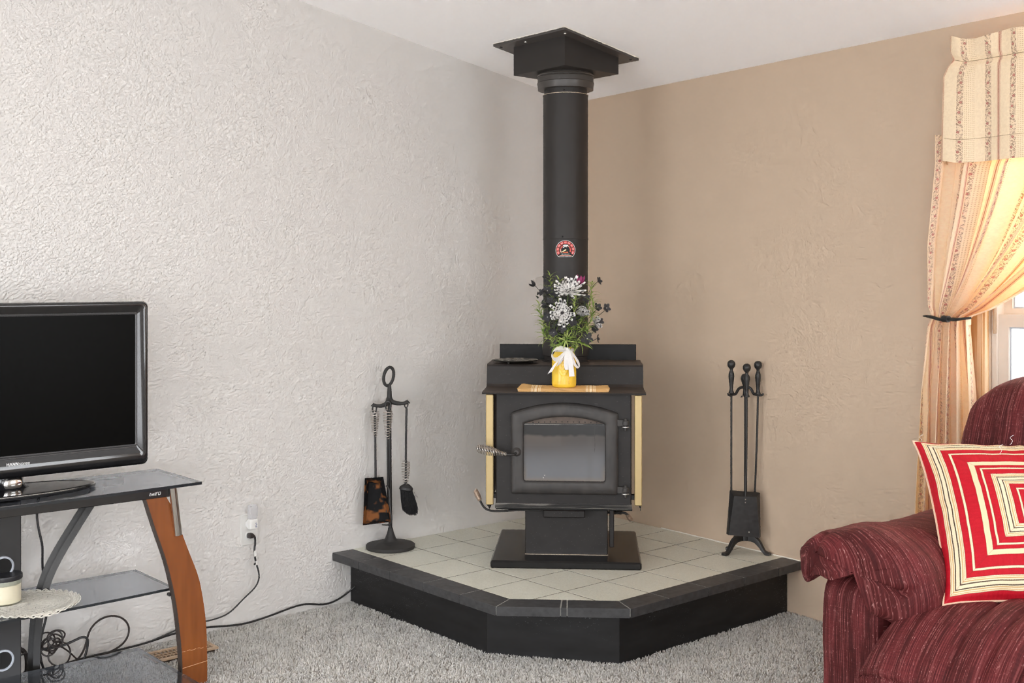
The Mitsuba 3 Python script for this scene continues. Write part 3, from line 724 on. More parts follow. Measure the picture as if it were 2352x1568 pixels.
pan = [panel([bk[0], bk[1], bk[2]]), panel([bk[0], bk[2], bk[3]]), panel([ft[0], bk[0], bk[3], ft[3]]), panel([ft[1], bk[1], bk[2]]), panel([ft[1], bk[2], ft[2]]), panel([ft[0], ft[1], bk[1], bk[0]]), panel([ft[3], bk[3], bk[2], ft[2]])]
put(sh + '__pan', join(*[arr(x) for x in pan]), 'mat_rust_pan', False, M=LT, label='black pan with rust inside')
put(sh + '__rolled_edge', tube(spl([(-0.012, -0.040, 0.262), (-0.0025, -0.046, 0.252), (0.0035, -0.052, 0.19), (0.0095, -0.054, 0.122), (0.004, -0.052, 0.108), (-0.03, -0.052, 0.106)], 30), np.r_[np.full(24, 0.0042), np.linspace(0.0042, 0.002, 6)], 8), 'mat_iron', M=LT)
# poker at the middle arm
pk = thing('poker', 'thin black poker with coil grip hanging in front of the tool stand pole', 'poker')
put(pk + '__shaft', spl_t := tube(spl([(-0.0065, -0.038, 0.560), (-0.008, -0.032, 0.45), (-0.0085, -0.020, 0.30), (-0.008, -0.0135, 0.20), (-0.010, -0.0135, 0.165), (-0.016, -0.0135, 0.150)], 40), 0.0044, 10), 'mat_iron', M=LT)
put(pk + '__hanging_loop', join(tube(spl([(-0.0045, -0.040, 0.560), (-0.014, -0.040, 0.575), (-0.0155, -0.040, 0.592), (-0.007, -0.040, 0.604), (0.003, -0.040, 0.598), (0.003, -0.040, 0.578), (-0.003, -0.040, 0.562)], 40), np.linspace(0.0032, 0.0045, 40), 8)), 'mat_iron', M=LT)
put(pk + '__coil_grip', coil((-0.0062, -0.038, 0.572), (-0.0078, -0.0345, 0.452), 0.0160, 11), 'mat_spring', M=LT)
# brush on the right arm: coil above the ferrule
bs = thing('hearth_brush', 'short hearth brush with black bristles and coil above, hanging at the right of the stand', 'brush')
put(bs + '__shaft', tube([(0.0655, 0.002, 0.572), (0.0635, 0.0, 0.45), (0.0625, -0.002, 0.258)], 0.0046, 10), 'mat_iron', M=LT)
put(bs + '__hanging_loop', loop((0.0640, 0.003, 0.588), 0.007, 0.014, 0.3, 0.0026), 'mat_iron', M=LT)
put(bs + '__coil_grip', helix((0.0630, 0, 0.358), (0.0625, -0.002, 0.262), lambda t: (0.0165 if t > .08 else 0.012) if t < .45 else 0.0165 - 0.0095 * (t - .45) / .55, 9, 0.0017), 'mat_spring', M=LT)
fer = lathe([(0.0, 0.0), (0.0135, 0.0), (0.0165, 0.003), (0.0160, 0.012), (0.011, 0.020), (0.005, 0.027), (0.0, 0.028)], 24)
put(bs + '__ferrule', mv(mv(fer, np.diag([1.75, 1.1, 1, 1])), LT @ tr(0.0635, -0.002, 0.236) @ rot((0, 1, 0), 8)), 'mat_iron')
g = np.random.default_rng(12); hs = []
for i in range(900):
    u, v = g.uniform(-1, 1), g.uniform(-1, 1)
    if u * u + v * v > 1: continue
    b0 = np.array([0.0635 + 0.0235 * u, -0.002 + 0.014 * v, 0.240])
    L = g.uniform(0.085, 0.108) - 0.012 * abs(u) + 0.008 * u
    b1 = b0 + [0.0085 + 0.006 * u, 0.002 * v, -L * 0.5]; b2 = b0 + [0.018 + 0.008 * u + g.normal(0, .0012), 0.004 * v + g.normal(0, .001), -L]
    hs.append(tube([b0, b1, b2], [0.0011, 0.0011, 0.0006], 4, caps=False))
put(bs + '__bristles', join(*hs), 'mat_bristle', False, M=LT, kind='stuff', label='black bristle tuft bent to one side')
fz = []
for i in range(26):
    b0 = np.array([0.0635 + g.uniform(0.016, 0.034), -0.002, g.uniform(0.135, 0.225)]); d = np.array([g.uniform(.2, 1), g.normal(0, .3), g.normal(0, .5)]) * g.uniform(0.008, 0.018)
    fz.append(tube(spl([b0, b0 + d + [0, 0, g.uniform(.002, .008)], b0 + d * 1.4 + [g.normal(0, .004), 0, g.normal(0, .006)]], 8), 0.00028, 4, caps=False))
put(bs + '__stray_bristles', join(*fz), 'mat_bristle', False, M=LT, kind='stuff')

# ------------------------------------------------------------------ the other tool set, by the tan wall: ball handles
RTL = facing((0.1250, 1.1300, HZ + 0.0007))
rs = thing('fireplace_tool_stand', 'black three footed tool stand with hooked crossbar by the tan wall', 'fireplace tool stand')
put(rs + '__pole', tube([(0.0105, 0.045, 0.05), (0.0115, 0.045, 0.40), (0.0115, 0.045, 0.70)], 0.0062, 14), 'mat_iron', M=RTL)
put(rs + '__hub', mv(lathe([(0.0, 0.046), (0.022, 0.046), (0.0225, 0.070), (0.014, 0.078), (0.0115, 0.083), (0.0115, 0.118), (0.0075, 0.124)], 24), tr(0.0095, 0.045, 0)), 'mat_iron', 40, M=RTL)


def foot(end, w=0.020):
    e = np.array(end, float); c0 = np.array([0.0055, 0.045, 0.0])
    d = (e - c0); L = np.linalg.norm(d[:2]); d /= L
    side = np.array([-d[1], d[0], 0])
    s_ = np.array([0.0, 0.25, 0.45, 0.66, 0.80, 0.86, 1.0])
    zt = np.array([0.074, 0.073, 0.066, 0.044, 0.018, 0.013, 0.0105])
    zb = np.array([0.046, 0.046, 0.041, 0.019, 0.003, 0.0, 0.0])
    hw = np.array([1.05, 0.95, 0.95, 0.90, 0.85, 0.95, 1.1]) * w / 2
    tt = np.linspace(0, 1, 26)
    zt, zb, hw = CubicSpline(s_, zt)(tt), CubicSpline(s_, zb)(tt), np.interp(tt, s_, hw)
    zb = np.maximum(zb, 0)
    V = []
    for t, a_, b_, h_ in zip(tt, zt, zb, hw):
        q = c0 + d * L * t
        V += [q + side * h_ + [0, 0, b_], q + side * h_ + [0, 0, a_ - .003], q + side * h_ * .75 + [0, 0, a_], q - side * h_ * .75 + [0, 0, a_], q - side * h_ + [0, 0, a_ - .003], q - side * h_ + [0, 0, b_]]
    n = 6; F = []
    for i in range(len(tt) - 1):
        for j in range(n):
            F.append([i * n + j, i * n + (j + 1) % n, (i + 1) * n + (j + 1) % n, (i + 1) * n + j])
    k = (len(tt) - 1) * n
    F += [[0, 5, 4, 1], [1, 4, 3, 2], [k, k + 1, k + 4, k + 5], [k + 1, k + 2, k + 3, k + 4]]
    m = trimesh.Trimesh(np.array(V), np.vstack([np.array(F)[:, [0, 1, 2]], np.array(F)[:, [0, 2, 3]]]), process=False); m.fix_normals()
    return np.array(m.vertices), np.array(m.faces)


for e in ((-0.092, -0.030, 0), (0.094, -0.028, 0), (-0.0605, 0.080, 0)):
    put(rs + '__foot', foot(e), 'mat_iron', 40, M=RTL)
zc = 0.637                                  # the crossbar
for s in (-1, 1):
    p = spl([(0.009, 0.040, zc + 0.026), (0.007 + s * 0.016, 0.036, zc + 0.0265), (0.005 + s * 0.028, 0.030, zc + 0.017), (0.003 + s * 0.036, 0.022, zc + 0.003), (0.001 + s * 0.050, 0.010, zc), (0.001 + s * 0.068, -0.002, zc), (0.001 + s * 0.071, -0.004, zc + 0.007)], 40)
    put(rs + '__hook_arm', mv(tube(p, np.r_[np.full(30, 0.0055), np.linspace(0.0055, 0.0028, 10)], 10), np.eye(4)), 'mat_iron', M=RTL)
put(rs + '__finial', mv(lathe([(0.006, zc - 0.014), (0.011, zc - 0.004), (0.0095, zc + 0.012), (0.0085, zc + 0.026), (0.0135, zc + 0.042), (0.0185, zc + 0.058), (0.0180, zc + 0.070), (0.0115, zc + 0.080), (0.0, zc + 0.083)], 24), tr(0.0105, 0.045, 0)), 'mat_iron', 50, M=RTL)
for s in (-1, 1):
    put(rs + '__leaf_ornament', hull([(0.002 + s * 0.005, 0.036, zc - 0.002), (0.002 + s * 0.009, 0.030, zc - 0.008), (0.002 + s * 0.0155, 0.028, zc - 0.0125), (0.002 + s * 0.006, 0.028, zc - 0.0125), (0.002 + s * 0.005, 0.042, zc - 0.010), (0.002 + s * 0.013, 0.036, zc - 0.0125)]), 'mat_iron', False, M=RTL)
HP = [(0.0088, 0.0), (0.0112, 0.002), (0.0110, 0.005), (0.0078, 0.011), (0.0067, 0.020), (0.0073, 0.030), (0.0098, 0.052), (0.0115, 0.068), (0.0116, 0.0725), (0.0110, 0.0735), (0.0116, 0.0745), (0.0112, 0.0775), (0.0104, 0.079), (0.0107, 0.0805), (0.0085, 0.087), (0.0062, 0.093), (0.0062, 0.098),
      (0.0088, 0.1025), (0.0132, 0.107), (0.0153, 0.1135), (0.0158, 0.119), (0.0150, 0.1245), (0.0118, 0.1305), (0.006, 0.1340), (0.0, 0.1348)]


def handled(name, label, cat, x, y, z, path, r=0.0038):
    k = thing(name, label, cat)
    put(k + '__handle', mv(lathe(HP, 28), tr(x, y, z)), 'mat_iron', 40, M=RTL, label='turned handle with ball end')
    put(k + '__shaft', tube(spl(path, 20), r, 10), 'mat_iron', M=RTL)
    return k


k = handled('poker', 'black ball handled poker hanging on the left hook of the tan wall tool stand', 'poker', -0.0535, 0.008, zc + 0.0045, [(-0.0535, 0.008, zc + 0.006), (-0.0535, 0.010, 0.3), (-0.0525, 0.012, 0.10)])
put(k + '__tip', mv(lathe([(0.0, 0.0), (0.0028, 0.006), (0.0038, 0.020), (0.0038, 0.030)], 10), tr(-0.0510, 0.012, 0.0845)), 'mat_iron', M=RTL)
k = handled('fireplace_tongs', 'black ball handled tool hanging on the right hook, its end behind the shovel', 'fireplace tool', 0.0535, 0.008, zc + 0.001, [(0.0535, 0.008, zc + 0.004), (0.050, 0.014, 0.45), (0.0395, 0.022, 0.14)], 0.0040)
put(k + '__tip', mv(lathe([(0.003, 0), (0.0055, 0.004), (0.0055, 0.04), (0.004, 0.044)], 10), tr(0.0393, 0.022, 0.105)), 'mat_iron', M=RTL)
sv = handled('ash_shovel', 'clean black shovel with ball handle hanging in front of the tan wall tool stand', 'shovel', 0.0035, -0.016, zc - 0.008, [(0.0035, -0.014, zc - 0.004), (0.003, -0.012, 0.5), (-0.0005, -0.018, 0.30), (-0.003, -0.020, 0.235)], 0.0047)
rim = np.array([(-0.0605, -0.020, 0.2545), (0.0590, -0.020, 0.2450), (0.0565, -0.046, 0.0735), (-0.0790, -0.046, 0.0860)])
bot = np.array([(-0.0490, -0.008, 0.2360), (0.0400, -0.008, 0.2330), (0.0470, -0.034, 0.0755), (-0.0755, -0.034, 0.0865)])
#   seen from outside: the flat bottom faces the room, the rims turn away
fr = rim + [0, 0.022, 0]; bo = bot + [0, -0.016, 0]
pan = [panel([bo[0], bo[1], bo[2]]), panel([bo[0], bo[2], bo[3]]), panel([fr[0], fr[1], bo[1], bo[0]]), panel([fr[1], fr[2], bo[2], bo[1]]), panel([fr[3], fr[0], bo[0], bo[3]])]
put(sv + '__pan', join(*[arr(x) for x in pan]), 'mat_iron', False, M=RTL)
for x, z in ((-0.0045, 0.2235), (-0.0050, 0.2115), (0.0055, 0.098)):
    put(sv + '__rivet', mv(lathe([(0.0026, 0), (0.0022, 0.0012), (0, 0.0018)], 10), frame((x, bo[0, 1] - 0.002 - (0.236 - z) / 0.15 * 0.026, z), (1, 0, 0), (0, 0, 1), (0, -1, 0))), 'mat_spring', M=RTL)

# ------------------------------------------------------------------ on the stove: folded cloth, jar, flowers, trivet
SH = 0.8835                                 # height of the stove's shelf
cl = thing('striped_cloth', 'folded mustard cloth with cream stripes lying under the yellow jar', 'cloth')


def cloth_col(p, n, uv):
    x = (p.y - p.x) * Q + 0.012             # along the cloth
    e = SM(0.10, 0.16, dr.abs(x))
    c = MIX((0.50, 0.295, 0.115), (0.60, 0.375, 0.165), N(p.x * 700, p.y * 700, p.z * 700) * 0.6 + FB(p.x * 40, p.y * 40, 0, 2) * 0.4)
    s = mi.Float(0)
    d = dr.abs(x) - 0.108
    for o_, w_2 in ((-0.020, 0.0012), (-0.0145, 0.0012), (-0.003, 0.0042), (0.008, 0.0012), (0.0135, 0.0012)):
        s = dr.maximum(s, SM(w_2 + 0.0006, w_2 - 0.0002, dr.abs(d - o_)))
    return MIX(c, (0.82, 0.70, 0.50), s * 0.8)


M('mustard_cloth', bump(pr(mikit.proc(cloth_col), 0.9, specular=0.1, sheen=0.3), lambda p, n, uv: N(p.x * 800, p.y * 800, p.z * 500), 0.0003, 0.0005))
M('fringe', pr((0.80, 0.62, 0.40), 0.9))
for i in range(4):
    g = np.random.default_rng(20 + i)
    x0, x1 = -0.172 - 0.001 * i, 0.151 + 0.002 * i
    d0, d1 = 1.040 + g.uniform(-.002, .002), 1.1655 - 0.002 * i + g.uniform(-.001, .001)
    base = SH - 0.0030 + 0.0032 * i

    def layer(u, v, top=True):
        d = d1 + (d0 - d1) * v
        x = x0 + (x1 - x0) * u - 0.011 * (1 - v) * (1 - u) + 0.004 * np.sin(v * 30 + i) * (np.abs(u - .5) > .48) + 0.006 * (1 - v) * u
        fl_ = np.exp(-(u / 0.10) ** 2) * v * 0.006 * i / 3 + np.exp(-((1 - u) / 0.1) ** 2) * 0.0015
        z = base + np.interp(d, [1.03, 1.06, 1.17], [0.0035, 0.0020, 0.0]) + 0.0004 * np.sin(u * 23 + i) + fl_
        return np.stack([x, -d, z], -1)
    (V0, F0), _ = grid(lambda u, v: layer(u, v), 60, 14)
    V1 = V0 + [0, 0, 0.0029]
    nu, nv = 60, 14; n_ = nu * nv
    bd_ = np.r_[np.arange(nu) * nv, (nu - 1) * nv + np.arange(1, nv), (np.arange(nu - 2, -1, -1)) * nv + nv - 1, np.arange(nv - 2, 0, -1)]
    b2 = np.roll(bd_, -1)
    F = np.vstack([F0[:, ::-1], F0 + n_, np.stack([bd_, b2, b2 + n_], 1), np.stack([bd_, b2 + n_, bd_ + n_], 1)])
    put(cl + '__fold', (np.vstack([V0, V1]), F), 'mat_mustard_cloth', 40, M=ST)
fr_ = []
g = np.random.default_rng(3)
for s in (-1, 1):
    for i in range(34):
        d = g.uniform(1.125, 1.164); x = (-0.182 if s < 0 else 0.158); z = SH + g.uniform(0.001, 0.011)
        fr_.append(tube(spl([(x + s * -0.006, -d, z), (x, -d - g.normal(0, .001), z + g.normal(0, .001)), (x + s * g.uniform(.001, .0045), -d + g.normal(0, .002), z - 0.002)], 5), 0.0006, 4))
put(cl + '__fringe', join(*fr_), 'mat_fringe', False, M=ST, kind='stuff')

JC = np.array([-0.0100, -1.0965])           # the jar's place in the stove's frame
JZ = SH + 0.0118
JAR = ST @ tr(JC[0], JC[1], JZ)
jar = thing('jar_vase', 'yellow glass jar with embossed flower and white ribbon bow standing on the folded cloth', 'vase')
M('yellow_glaze', pr(mikit.proc(lambda p, n, uv: MIX((0.80, 0.52, 0.035), (0.86, 0.60, 0.06), FB(p.x * 30, p.y * 30, p.z * 30, 2))), 0.22, specular=0.6, clearcoat=0.4))
R0 = 0.0468
JP = [(0.0, 0.0015), (0.036, 0.0015), (0.0405, 0.0), (0.0450, 0.0035), (R0, 0.0105), (R0 + .0002, 0.014), (R0, 0.06), (R0 - 0.0002, 0.108), (0.0452, 0.117), (0.0410, 0.127), (0.0372, 0.133), (0.0360, 0.136), (0.0363, 0.140), (0.0375, 0.142), (0.0362, 0.144), (0.0358, 0.1520), (0.0350, 0.1535), (0.0335, 0.1520), (0.0335, 0.138), (0.0390, 0.124), (0.0430, 0.118), (0.0430, 0.02), (0.0, 0.012)]
put(jar + '__body', mv(lathe(JP, 72), JAR), 'mat_yellow_glaze', 40)


def wrap(m, r, th0=-PI / 2):                 # a flat drawing (x right, y up, z out) onto the jar's side
    v, f = arr(m)
    if len(f) < 4000:
        t = trimesh.Trimesh(v, f, process=True)
        v, f = trimesh.remesh.subdivide_to_size(t.vertices, t.faces, 0.004)
    th = th0 + v[:, 0] / r
    return np.stack([(r + v[:, 2]) * np.cos(th), (r + v[:, 2]) * np.sin(th), v[:, 1]], 1), f


t_ = text('BLOOM', 0.0115, 0.0034, True); w2 = t_[0][:, 0].max(); t_[0][:, 0] = (t_[0][:, 0] - w2 / 2) * 0.92
put(jar + '__lettering', mv(wrap(mv(t_, tr(0.0045, 0.0145, -0.0004)), R0), JAR), 'mat_yellow_glaze', 30, label='raised letters in the same yellow glass')
em = []
for pts in ([(-0.020, 0.060), (-0.014, 0.050), (-0.004, 0.045), (0.004, 0.048), (0.010, 0.058), (0.014, 0.072), (0.004, 0.064), (0.000, 0.074), (-0.008, 0.064), (-0.020, 0.074), (-0.020, 0.060)], [(0.001, 0.045), (-0.001, 0.036), (0.000, 0.028)], [(-0.014, 0.085), (-0.006, 0.080), (0.004, 0.084), (0.010, 0.078), (0.016, 0.080)], [(-0.012, 0.098), (-0.004, 0.094), (0.004, 0.099)], [(0.016, 0.070), (0.024, 0.066), (0.026, 0.050), (0.020, 0.040)], [(-0.012, 0.060), (-0.006, 0.057), (0.002, 0.060)]):
    p = spl([(x, y, 0) for x, y in pts], 40); th_ = -PI / 2 + (p[:, 0] + .002) / R0
    em.append(tube(np.stack([R0 * np.cos(th_), R0 * np.sin(th_), p[:, 1]], 1), 0.0016, 6))
put(jar + '__flower_emblem', mv(join(*em), JAR), 'mat_yellow_glaze', 40, label='raised outline of a flower')
# the ribbon: bands swept along paths in front of the neck (x right, y towards the back, z up)
M('ribbon', bump(pr(mikit.proc(lambda p, n, uv: MIX((0.72, 0.70, 0.68), (0.80, 0.78, 0.76), N(p.x * 500, p.y * 500, p.z * 500))), 0.55, sheen=0.4), lambda p, n, uv: N(p.x * 1500, p.y * 1500, p.z * 300), 0.0002, 0.0004))
nk = np.stack([0.0372 * np.cos(a), 0.0372 * np.sin(a), np.full(48, 0.143)], 1)


def band(path, widths, dirs, n=36, t=0.0007):
    """A ribbon along path with its width along dirs (both splined)."""
    P = spl(path, n); s_ = np.linspace(0, 1, len(dirs)); tt = np.linspace(0, 1, n)
    D_ = np.stack([np.interp(tt, s_, np.array(dirs)[:, c]) for c in range(3)], 1); D_ /= np.linalg.norm(D_, axis=1, keepdims=True)
    w__ = np.interp(tt, np.linspace(0, 1, len(widths)), widths)[:, None] / 2
    tg = np.gradient(P, axis=0); nr = np.cross(tg, D_); nr /= np.linalg.norm(nr, axis=1, keepdims=True) + 1e-9
    c4 = [P + D_ * w__ + nr * t / 2, P - D_ * w__ + nr * t / 2, P - D_ * w__ - nr * t / 2, P + D_ * w__ - nr * t / 2]
    V = np.stack(c4, 1).reshape(-1, 3); F = []
    for i in range(n - 1):
        for j in range(4):
            F.append([i * 4 + j, i * 4 + (j + 1) % 4, (i + 1) * 4 + (j + 1) % 4, (i + 1) * 4 + j])
    F += [[0, 3, 2, 1], [4 * n - 4, 4 * n - 3, 4 * n - 2, 4 * n - 1]]
    return V, np.array(F)


bow = jar + '__ribbon'
Z = 0.147
kn = np.array([0.0140, -0.0430, Z + 0.001])
put(bow, mv(join(band(np.vstack([nk, nk[:1]]), [0.012], [(0, 0, 1)] * 2, 60), mv(lathe([(0.0, -0.008), (0.0055, -0.006), (0.0065, 0), (0.005, 0.006), (0, 0.007)], 14), tr(*kn))), JAR), 'mat_ribbon', 50, label='white ribbon tied in a drooping bow')
bands = [
    ('loop', [kn, (-0.010, -0.054, 0.1530), (-0.033, -0.060, 0.1480), (-0.0450, -0.058, 0.126), (-0.033, -0.057, 0.109), (-0.010, -0.056, 0.119), kn + [-.002, -.006, -.004]], [0.012, 0.022, 0.026, 0.025, 0.025, 0.022, 0.012], [(.1, .75, .6), (.1, .75, .7), (.3, .75, .5), (.1, .9, .35), (-.1, .75, .5), (-.15, .6, .7), (-.1, .5, .8)]),
    ('tail', [kn + [0, -.004, -.003], (-0.006, -0.055, 0.122), (-0.030, -0.060, 0.094), (-0.0530, -0.060, 0.058)], [0.009, 0.016, 0.0185, 0.0185], [(.9, .1, .45), (.85, .1, .5), (.86, .05, .5), (.88, .05, .42)]),
    ('loop', [kn + [0, -.003, -.002], (-0.003, -0.058, 0.124), (-0.020, -0.063, 0.091), (-0.022, -0.060, 0.0860), (-0.011, -0.056, 0.099), kn + [.001, -.001, -.006]], [0.008, 0.013, 0.015, 0.015, 0.013, 0.008], [(.8, .2, .6), (.8, .3, .5), (.8, .3, .5), (.8, .3, .5), (.8, .2, .5), (.8, .2, .6)]),
    ('loop', [kn + [0, -.003, 0], (0.012, -0.057, 0.132), (0.0115, -0.060, 0.103), (0.016, -0.056, 0.070), (0.022, -0.054, 0.078), kn + [.004, -.002, -.002]], [0.009, 0.019, 0.023, 0.015, 0.016, 0.009], [(.97, .2, .1)] * 6),
    ('tail', [kn + [.002, -.004, 0], (0.021, -0.058, 0.125), (0.026, -0.060, 0.095), (0.0310, -0.057, 0.0445)], [0.009, 0.016, 0.0195, 0.0205], [(.97, .1, .2), (.98, .1, .15), (.98, .12, .1), (.99, .12, .06)]),
    ('loop', [kn + [.003, 0, 0], (0.030, -0.046, 0.122), (0.046, -0.042, 0.084), (0.0580, -0.038, 0.0775), (0.0580, -0.036, 0.088), (0.038, -0.036, 0.124), kn + [.005, .003, .002]], [0.008, 0.011, 0.013, 0.014, 0.014, 0.011, 0.008], [(.75, .5, .35), (.75, .5, .35), (.6, .6, .5), (.3, .9, .3), (.5, .8, .3), (.6, .7, .3), (.7, .6, .3)]),
]
for nme, path, wd, dr_ in bands:
    put(bow + '__' + nme, mv(band(path, wd, dr_), JAR), 'mat_ribbon', 50)

# flowers: every stem is a thing; frame at the jar's mouth with x right, y away, z up, as the photographer saw it
jw = JAR[:3, 3]
BQ = facing((jw[0], jw[1], JZ))
g = np.random.default_rng(31)
M('leaf_green', {'type': 'principledthin', 'base_color': mikit.proc(lambda p, n, uv: MIX((0.17, 0.30, 0.05), (0.66, 0.74, 0.28), SM(0.25, 0.8, FB(p.x * 90, p.y * 90, p.z * 60, 2)))), 'roughness': 0.5, 'diff_trans': 0.6}, False)
M('stem_green', pr((0.10, 0.16, 0.045), 0.5))
M('petal_dark', pr(mikit.proc(lambda p, n, uv: MIX((0.009, 0.0088, 0.010), (0.032, 0.031, 0.034), FB(p.x * 160, p.y * 160, p.z * 160, 2))), 0.6, sheen=0.4))
M('leaf_dark', pr((0.022, 0.028, 0.020), 0.55))
M('petal_white', pr({'type': 'mesh_attribute', 'name': 'vertex_color'}, 0.6))
M('petal_pink', pr((0.36, 0.055, 0.17), 0.55, sheen=0.3))
M('flower_eye', pr((0.020, 0.018, 0.018), 0.8))


def blade(b, d, up, L, w, curl, n=6):
    """A narrow leaf from b along d, bending away from up by curl; a shallow trough in section."""
    d = d / np.linalg.norm(d); s = np.cross(d, up); s /= np.linalg.norm(s) + 1e-9; u = np.cross(s, d)
    t = np.linspace(0, 1, n)
    c = b + d * (L * np.sin(np.clip(t * curl, 0.01, 3)) / max(curl, .05))[:, None] * 1.0 - u * (L * (1 - np.cos(t * curl)) / max(curl, .05))[:, None]
    ww = w / 2 * np.sin(PI * (0.12 + 0.88 * t) ** 0.8) ** 0.7; ww[-1] = w * 0.03
    V = np.stack([c + s * ww[:, None] + u * ww[:, None] * .35, c, c - s * ww[:, None] + u * ww[:, None] * .35], 1).reshape(-1, 3)
    F = []
    for i in range(n - 1):
        for j in range(2):
            F.append([i * 3 + j, i * 3 + j + 1, i * 3 + j + 4, i * 3 + j + 3])
    return V, np.array(F)


def sprig(tip, bend, label, leaves=46, L=0.053, root=None, first=0.35):
    k = thing('green_sprig', label, 'greenery', 'green sprigs in the jar')
    r = np.array(root if root is not None else [tip[0] * 0.10, g.uniform(-.012, .012), 0.135])
    tip = np.array(tip, float)
    p = spl([r, r * [1.3, 1, 1] + [0, 0, .05], (r + tip) / 2 + np.array(bend), tip], 60)
    put(k + '__stem', mv(tube(p, np.linspace(0.0016, 0.0008, 60), 6), BQ), 'mat_stem_green')
    lv = []
    for i in range(leaves):
        t = first + (1 - first) * (i / (leaves - 1)) ** 0.85
        q = int(min(t, 0.999) * 59); b = p[q]; d = p[min(q + 1, 59)] - p[max(q - 1, 0)]; d /= np.linalg.norm(d)
        az = i * 2.4 + g.uniform(-.4, .4)
        e1 = np.cross(d, [0.2, 1, .1]); e1 /= np.linalg.norm(e1); e2 = np.cross(d, e1)
        out = e1 * math.cos(az) + e2 * math.sin(az)
        sp = g.uniform(0.5, 1.15)
        lv.append(blade(b, d * (1.05 - 0.35 * sp) + out * sp, d, L * g.uniform(0.75, 1.15) * (0.75 + 0.25 * math.sin(PI * t)), 0.0050 * g.uniform(.8, 1.2), g.uniform(0.5, 1.3)))
    put(k + '__leaves', mv(join(*lv), BQ), 'mat_leaf_green', True, kind='stuff')


PZ = lambda x, y: ((x - 1294.5) / 592.0, 1.3014 - (y - 646.6) / 592.0 - JZ)     # sizes read in the photograph, in metres at the jar
for (px, py), dy, bend, lab, kw in (
        ((1263, 630), 0.02, (-.01, .0, .02), 'green sprig rising highest at the left of the bouquet against the pipe', {}),
        ((1236, 694), 0.0, (-.018, .01, .01), 'green sprig arching out left at the middle of the bouquet', {}),
        ((1247, 742), -0.02, (-.02, -.01, 0), 'short green sprig low at the left of the bouquet', dict(leaves=36)),
        ((1358, 648), 0.0, (.02, .0, .0), 'long green sprig leaning up right to the top of the bouquet', dict(leaves=54)),
        ((1360, 690), -0.03, (.026, -.01, .0), 'bright green sprig on the right side of the bouquet', dict(leaves=60)),
        ((1316, 668), -0.045, (.012, -.02, .0), 'green sprig between the white flowers at the front', dict(leaves=50)),
        ((1348, 752), -0.055, (.02, -.02, -.01), 'low green sprig leaning right in front of the dark blossoms', dict(leaves=40, first=.25)),
        ((1262, 772), -0.045, (-.006, -.02, -.01), 'short green sprig just above the ribbon bow', dict(leaves=26, first=.3, L=.03)),
        ((1300, 752), -0.04, (.0, -.02, .0), 'green sprig under the large white flower', dict(leaves=36, first=.2)),
        ((1325, 775), -0.045, (.01, -.01, -.01), 'small green sprig right of the ribbon knot', dict(leaves=30, first=.2, L=.03)),
        ((1284, 640), 0.03, (-.006, .01, .0), 'green sprig behind the upper white flower', {})):
    x, z = PZ(px, py)
    sprig((x, dy, z), bend, lab, **kw)


def petal(L, w, cup, n=7, m=5, tipn=0.75, notch=0.0, roll=0.0, blunt=0.0):
    """A petal along +x from the origin, up +z: grid with vertices; returns V, F, (u, v)."""
    u, v = np.meshgrid(np.linspace(0, 1, n), np.linspace(-1, 1, m), indexing='ij')
    ww = w / 2 * (np.sin(PI * np.clip(0.10 + 0.86 * u ** tipn - blunt * u, 0, 1)) ** 0.65)
    x = L * u * (1 - notch * (1 - v ** 2) * (u > .95)); y = ww * v
    z = cup * L * u ** 2 + roll * ww * (1 - v ** 2) * -1
    V = np.stack([x, y, z], -1).reshape(-1, 3)
    i, j = np.meshgrid(np.arange(n - 1), np.arange(m - 1), indexing='ij')
    F = np.stack([i * m + j, (i + 1) * m + j, (i + 1) * m + j + 1, i * m + j + 1], -1).reshape(-1, 4)
    return V, F, np.stack([u.ravel(), v.ravel()], 1)


def aim(c, nrm, spin=0.0):
    n_ = np.array(nrm, float); n_ /= np.linalg.norm(n_)
    e = np.cross([0.3, 0.1, 1] if abs(n_[2]) < .9 else [1, 0, 0.1], n_); e /= np.linalg.norm(e); f_ = np.cross(n_, e)
    return frame(c, e, f_, n_) @ rot((0, 0, 1), math.degrees(spin))


def stem(k, c, nrm, m='mat_stem_green', r=0.0014):
    root = np.array([c[0] * 0.12, g.uniform(-.01, .01), 0.135]); n_ = np.array(nrm, float) / np.linalg.norm(nrm)
    put(k + '__stem', mv(tube(spl([root, root * [1.2, 1, 1] + [0, 0, .04], np.array(c) - n_ * 0.035 - [0, 0, .01], np.array(c) - n_ * 0.002], 30), r, 6), BQ), m)


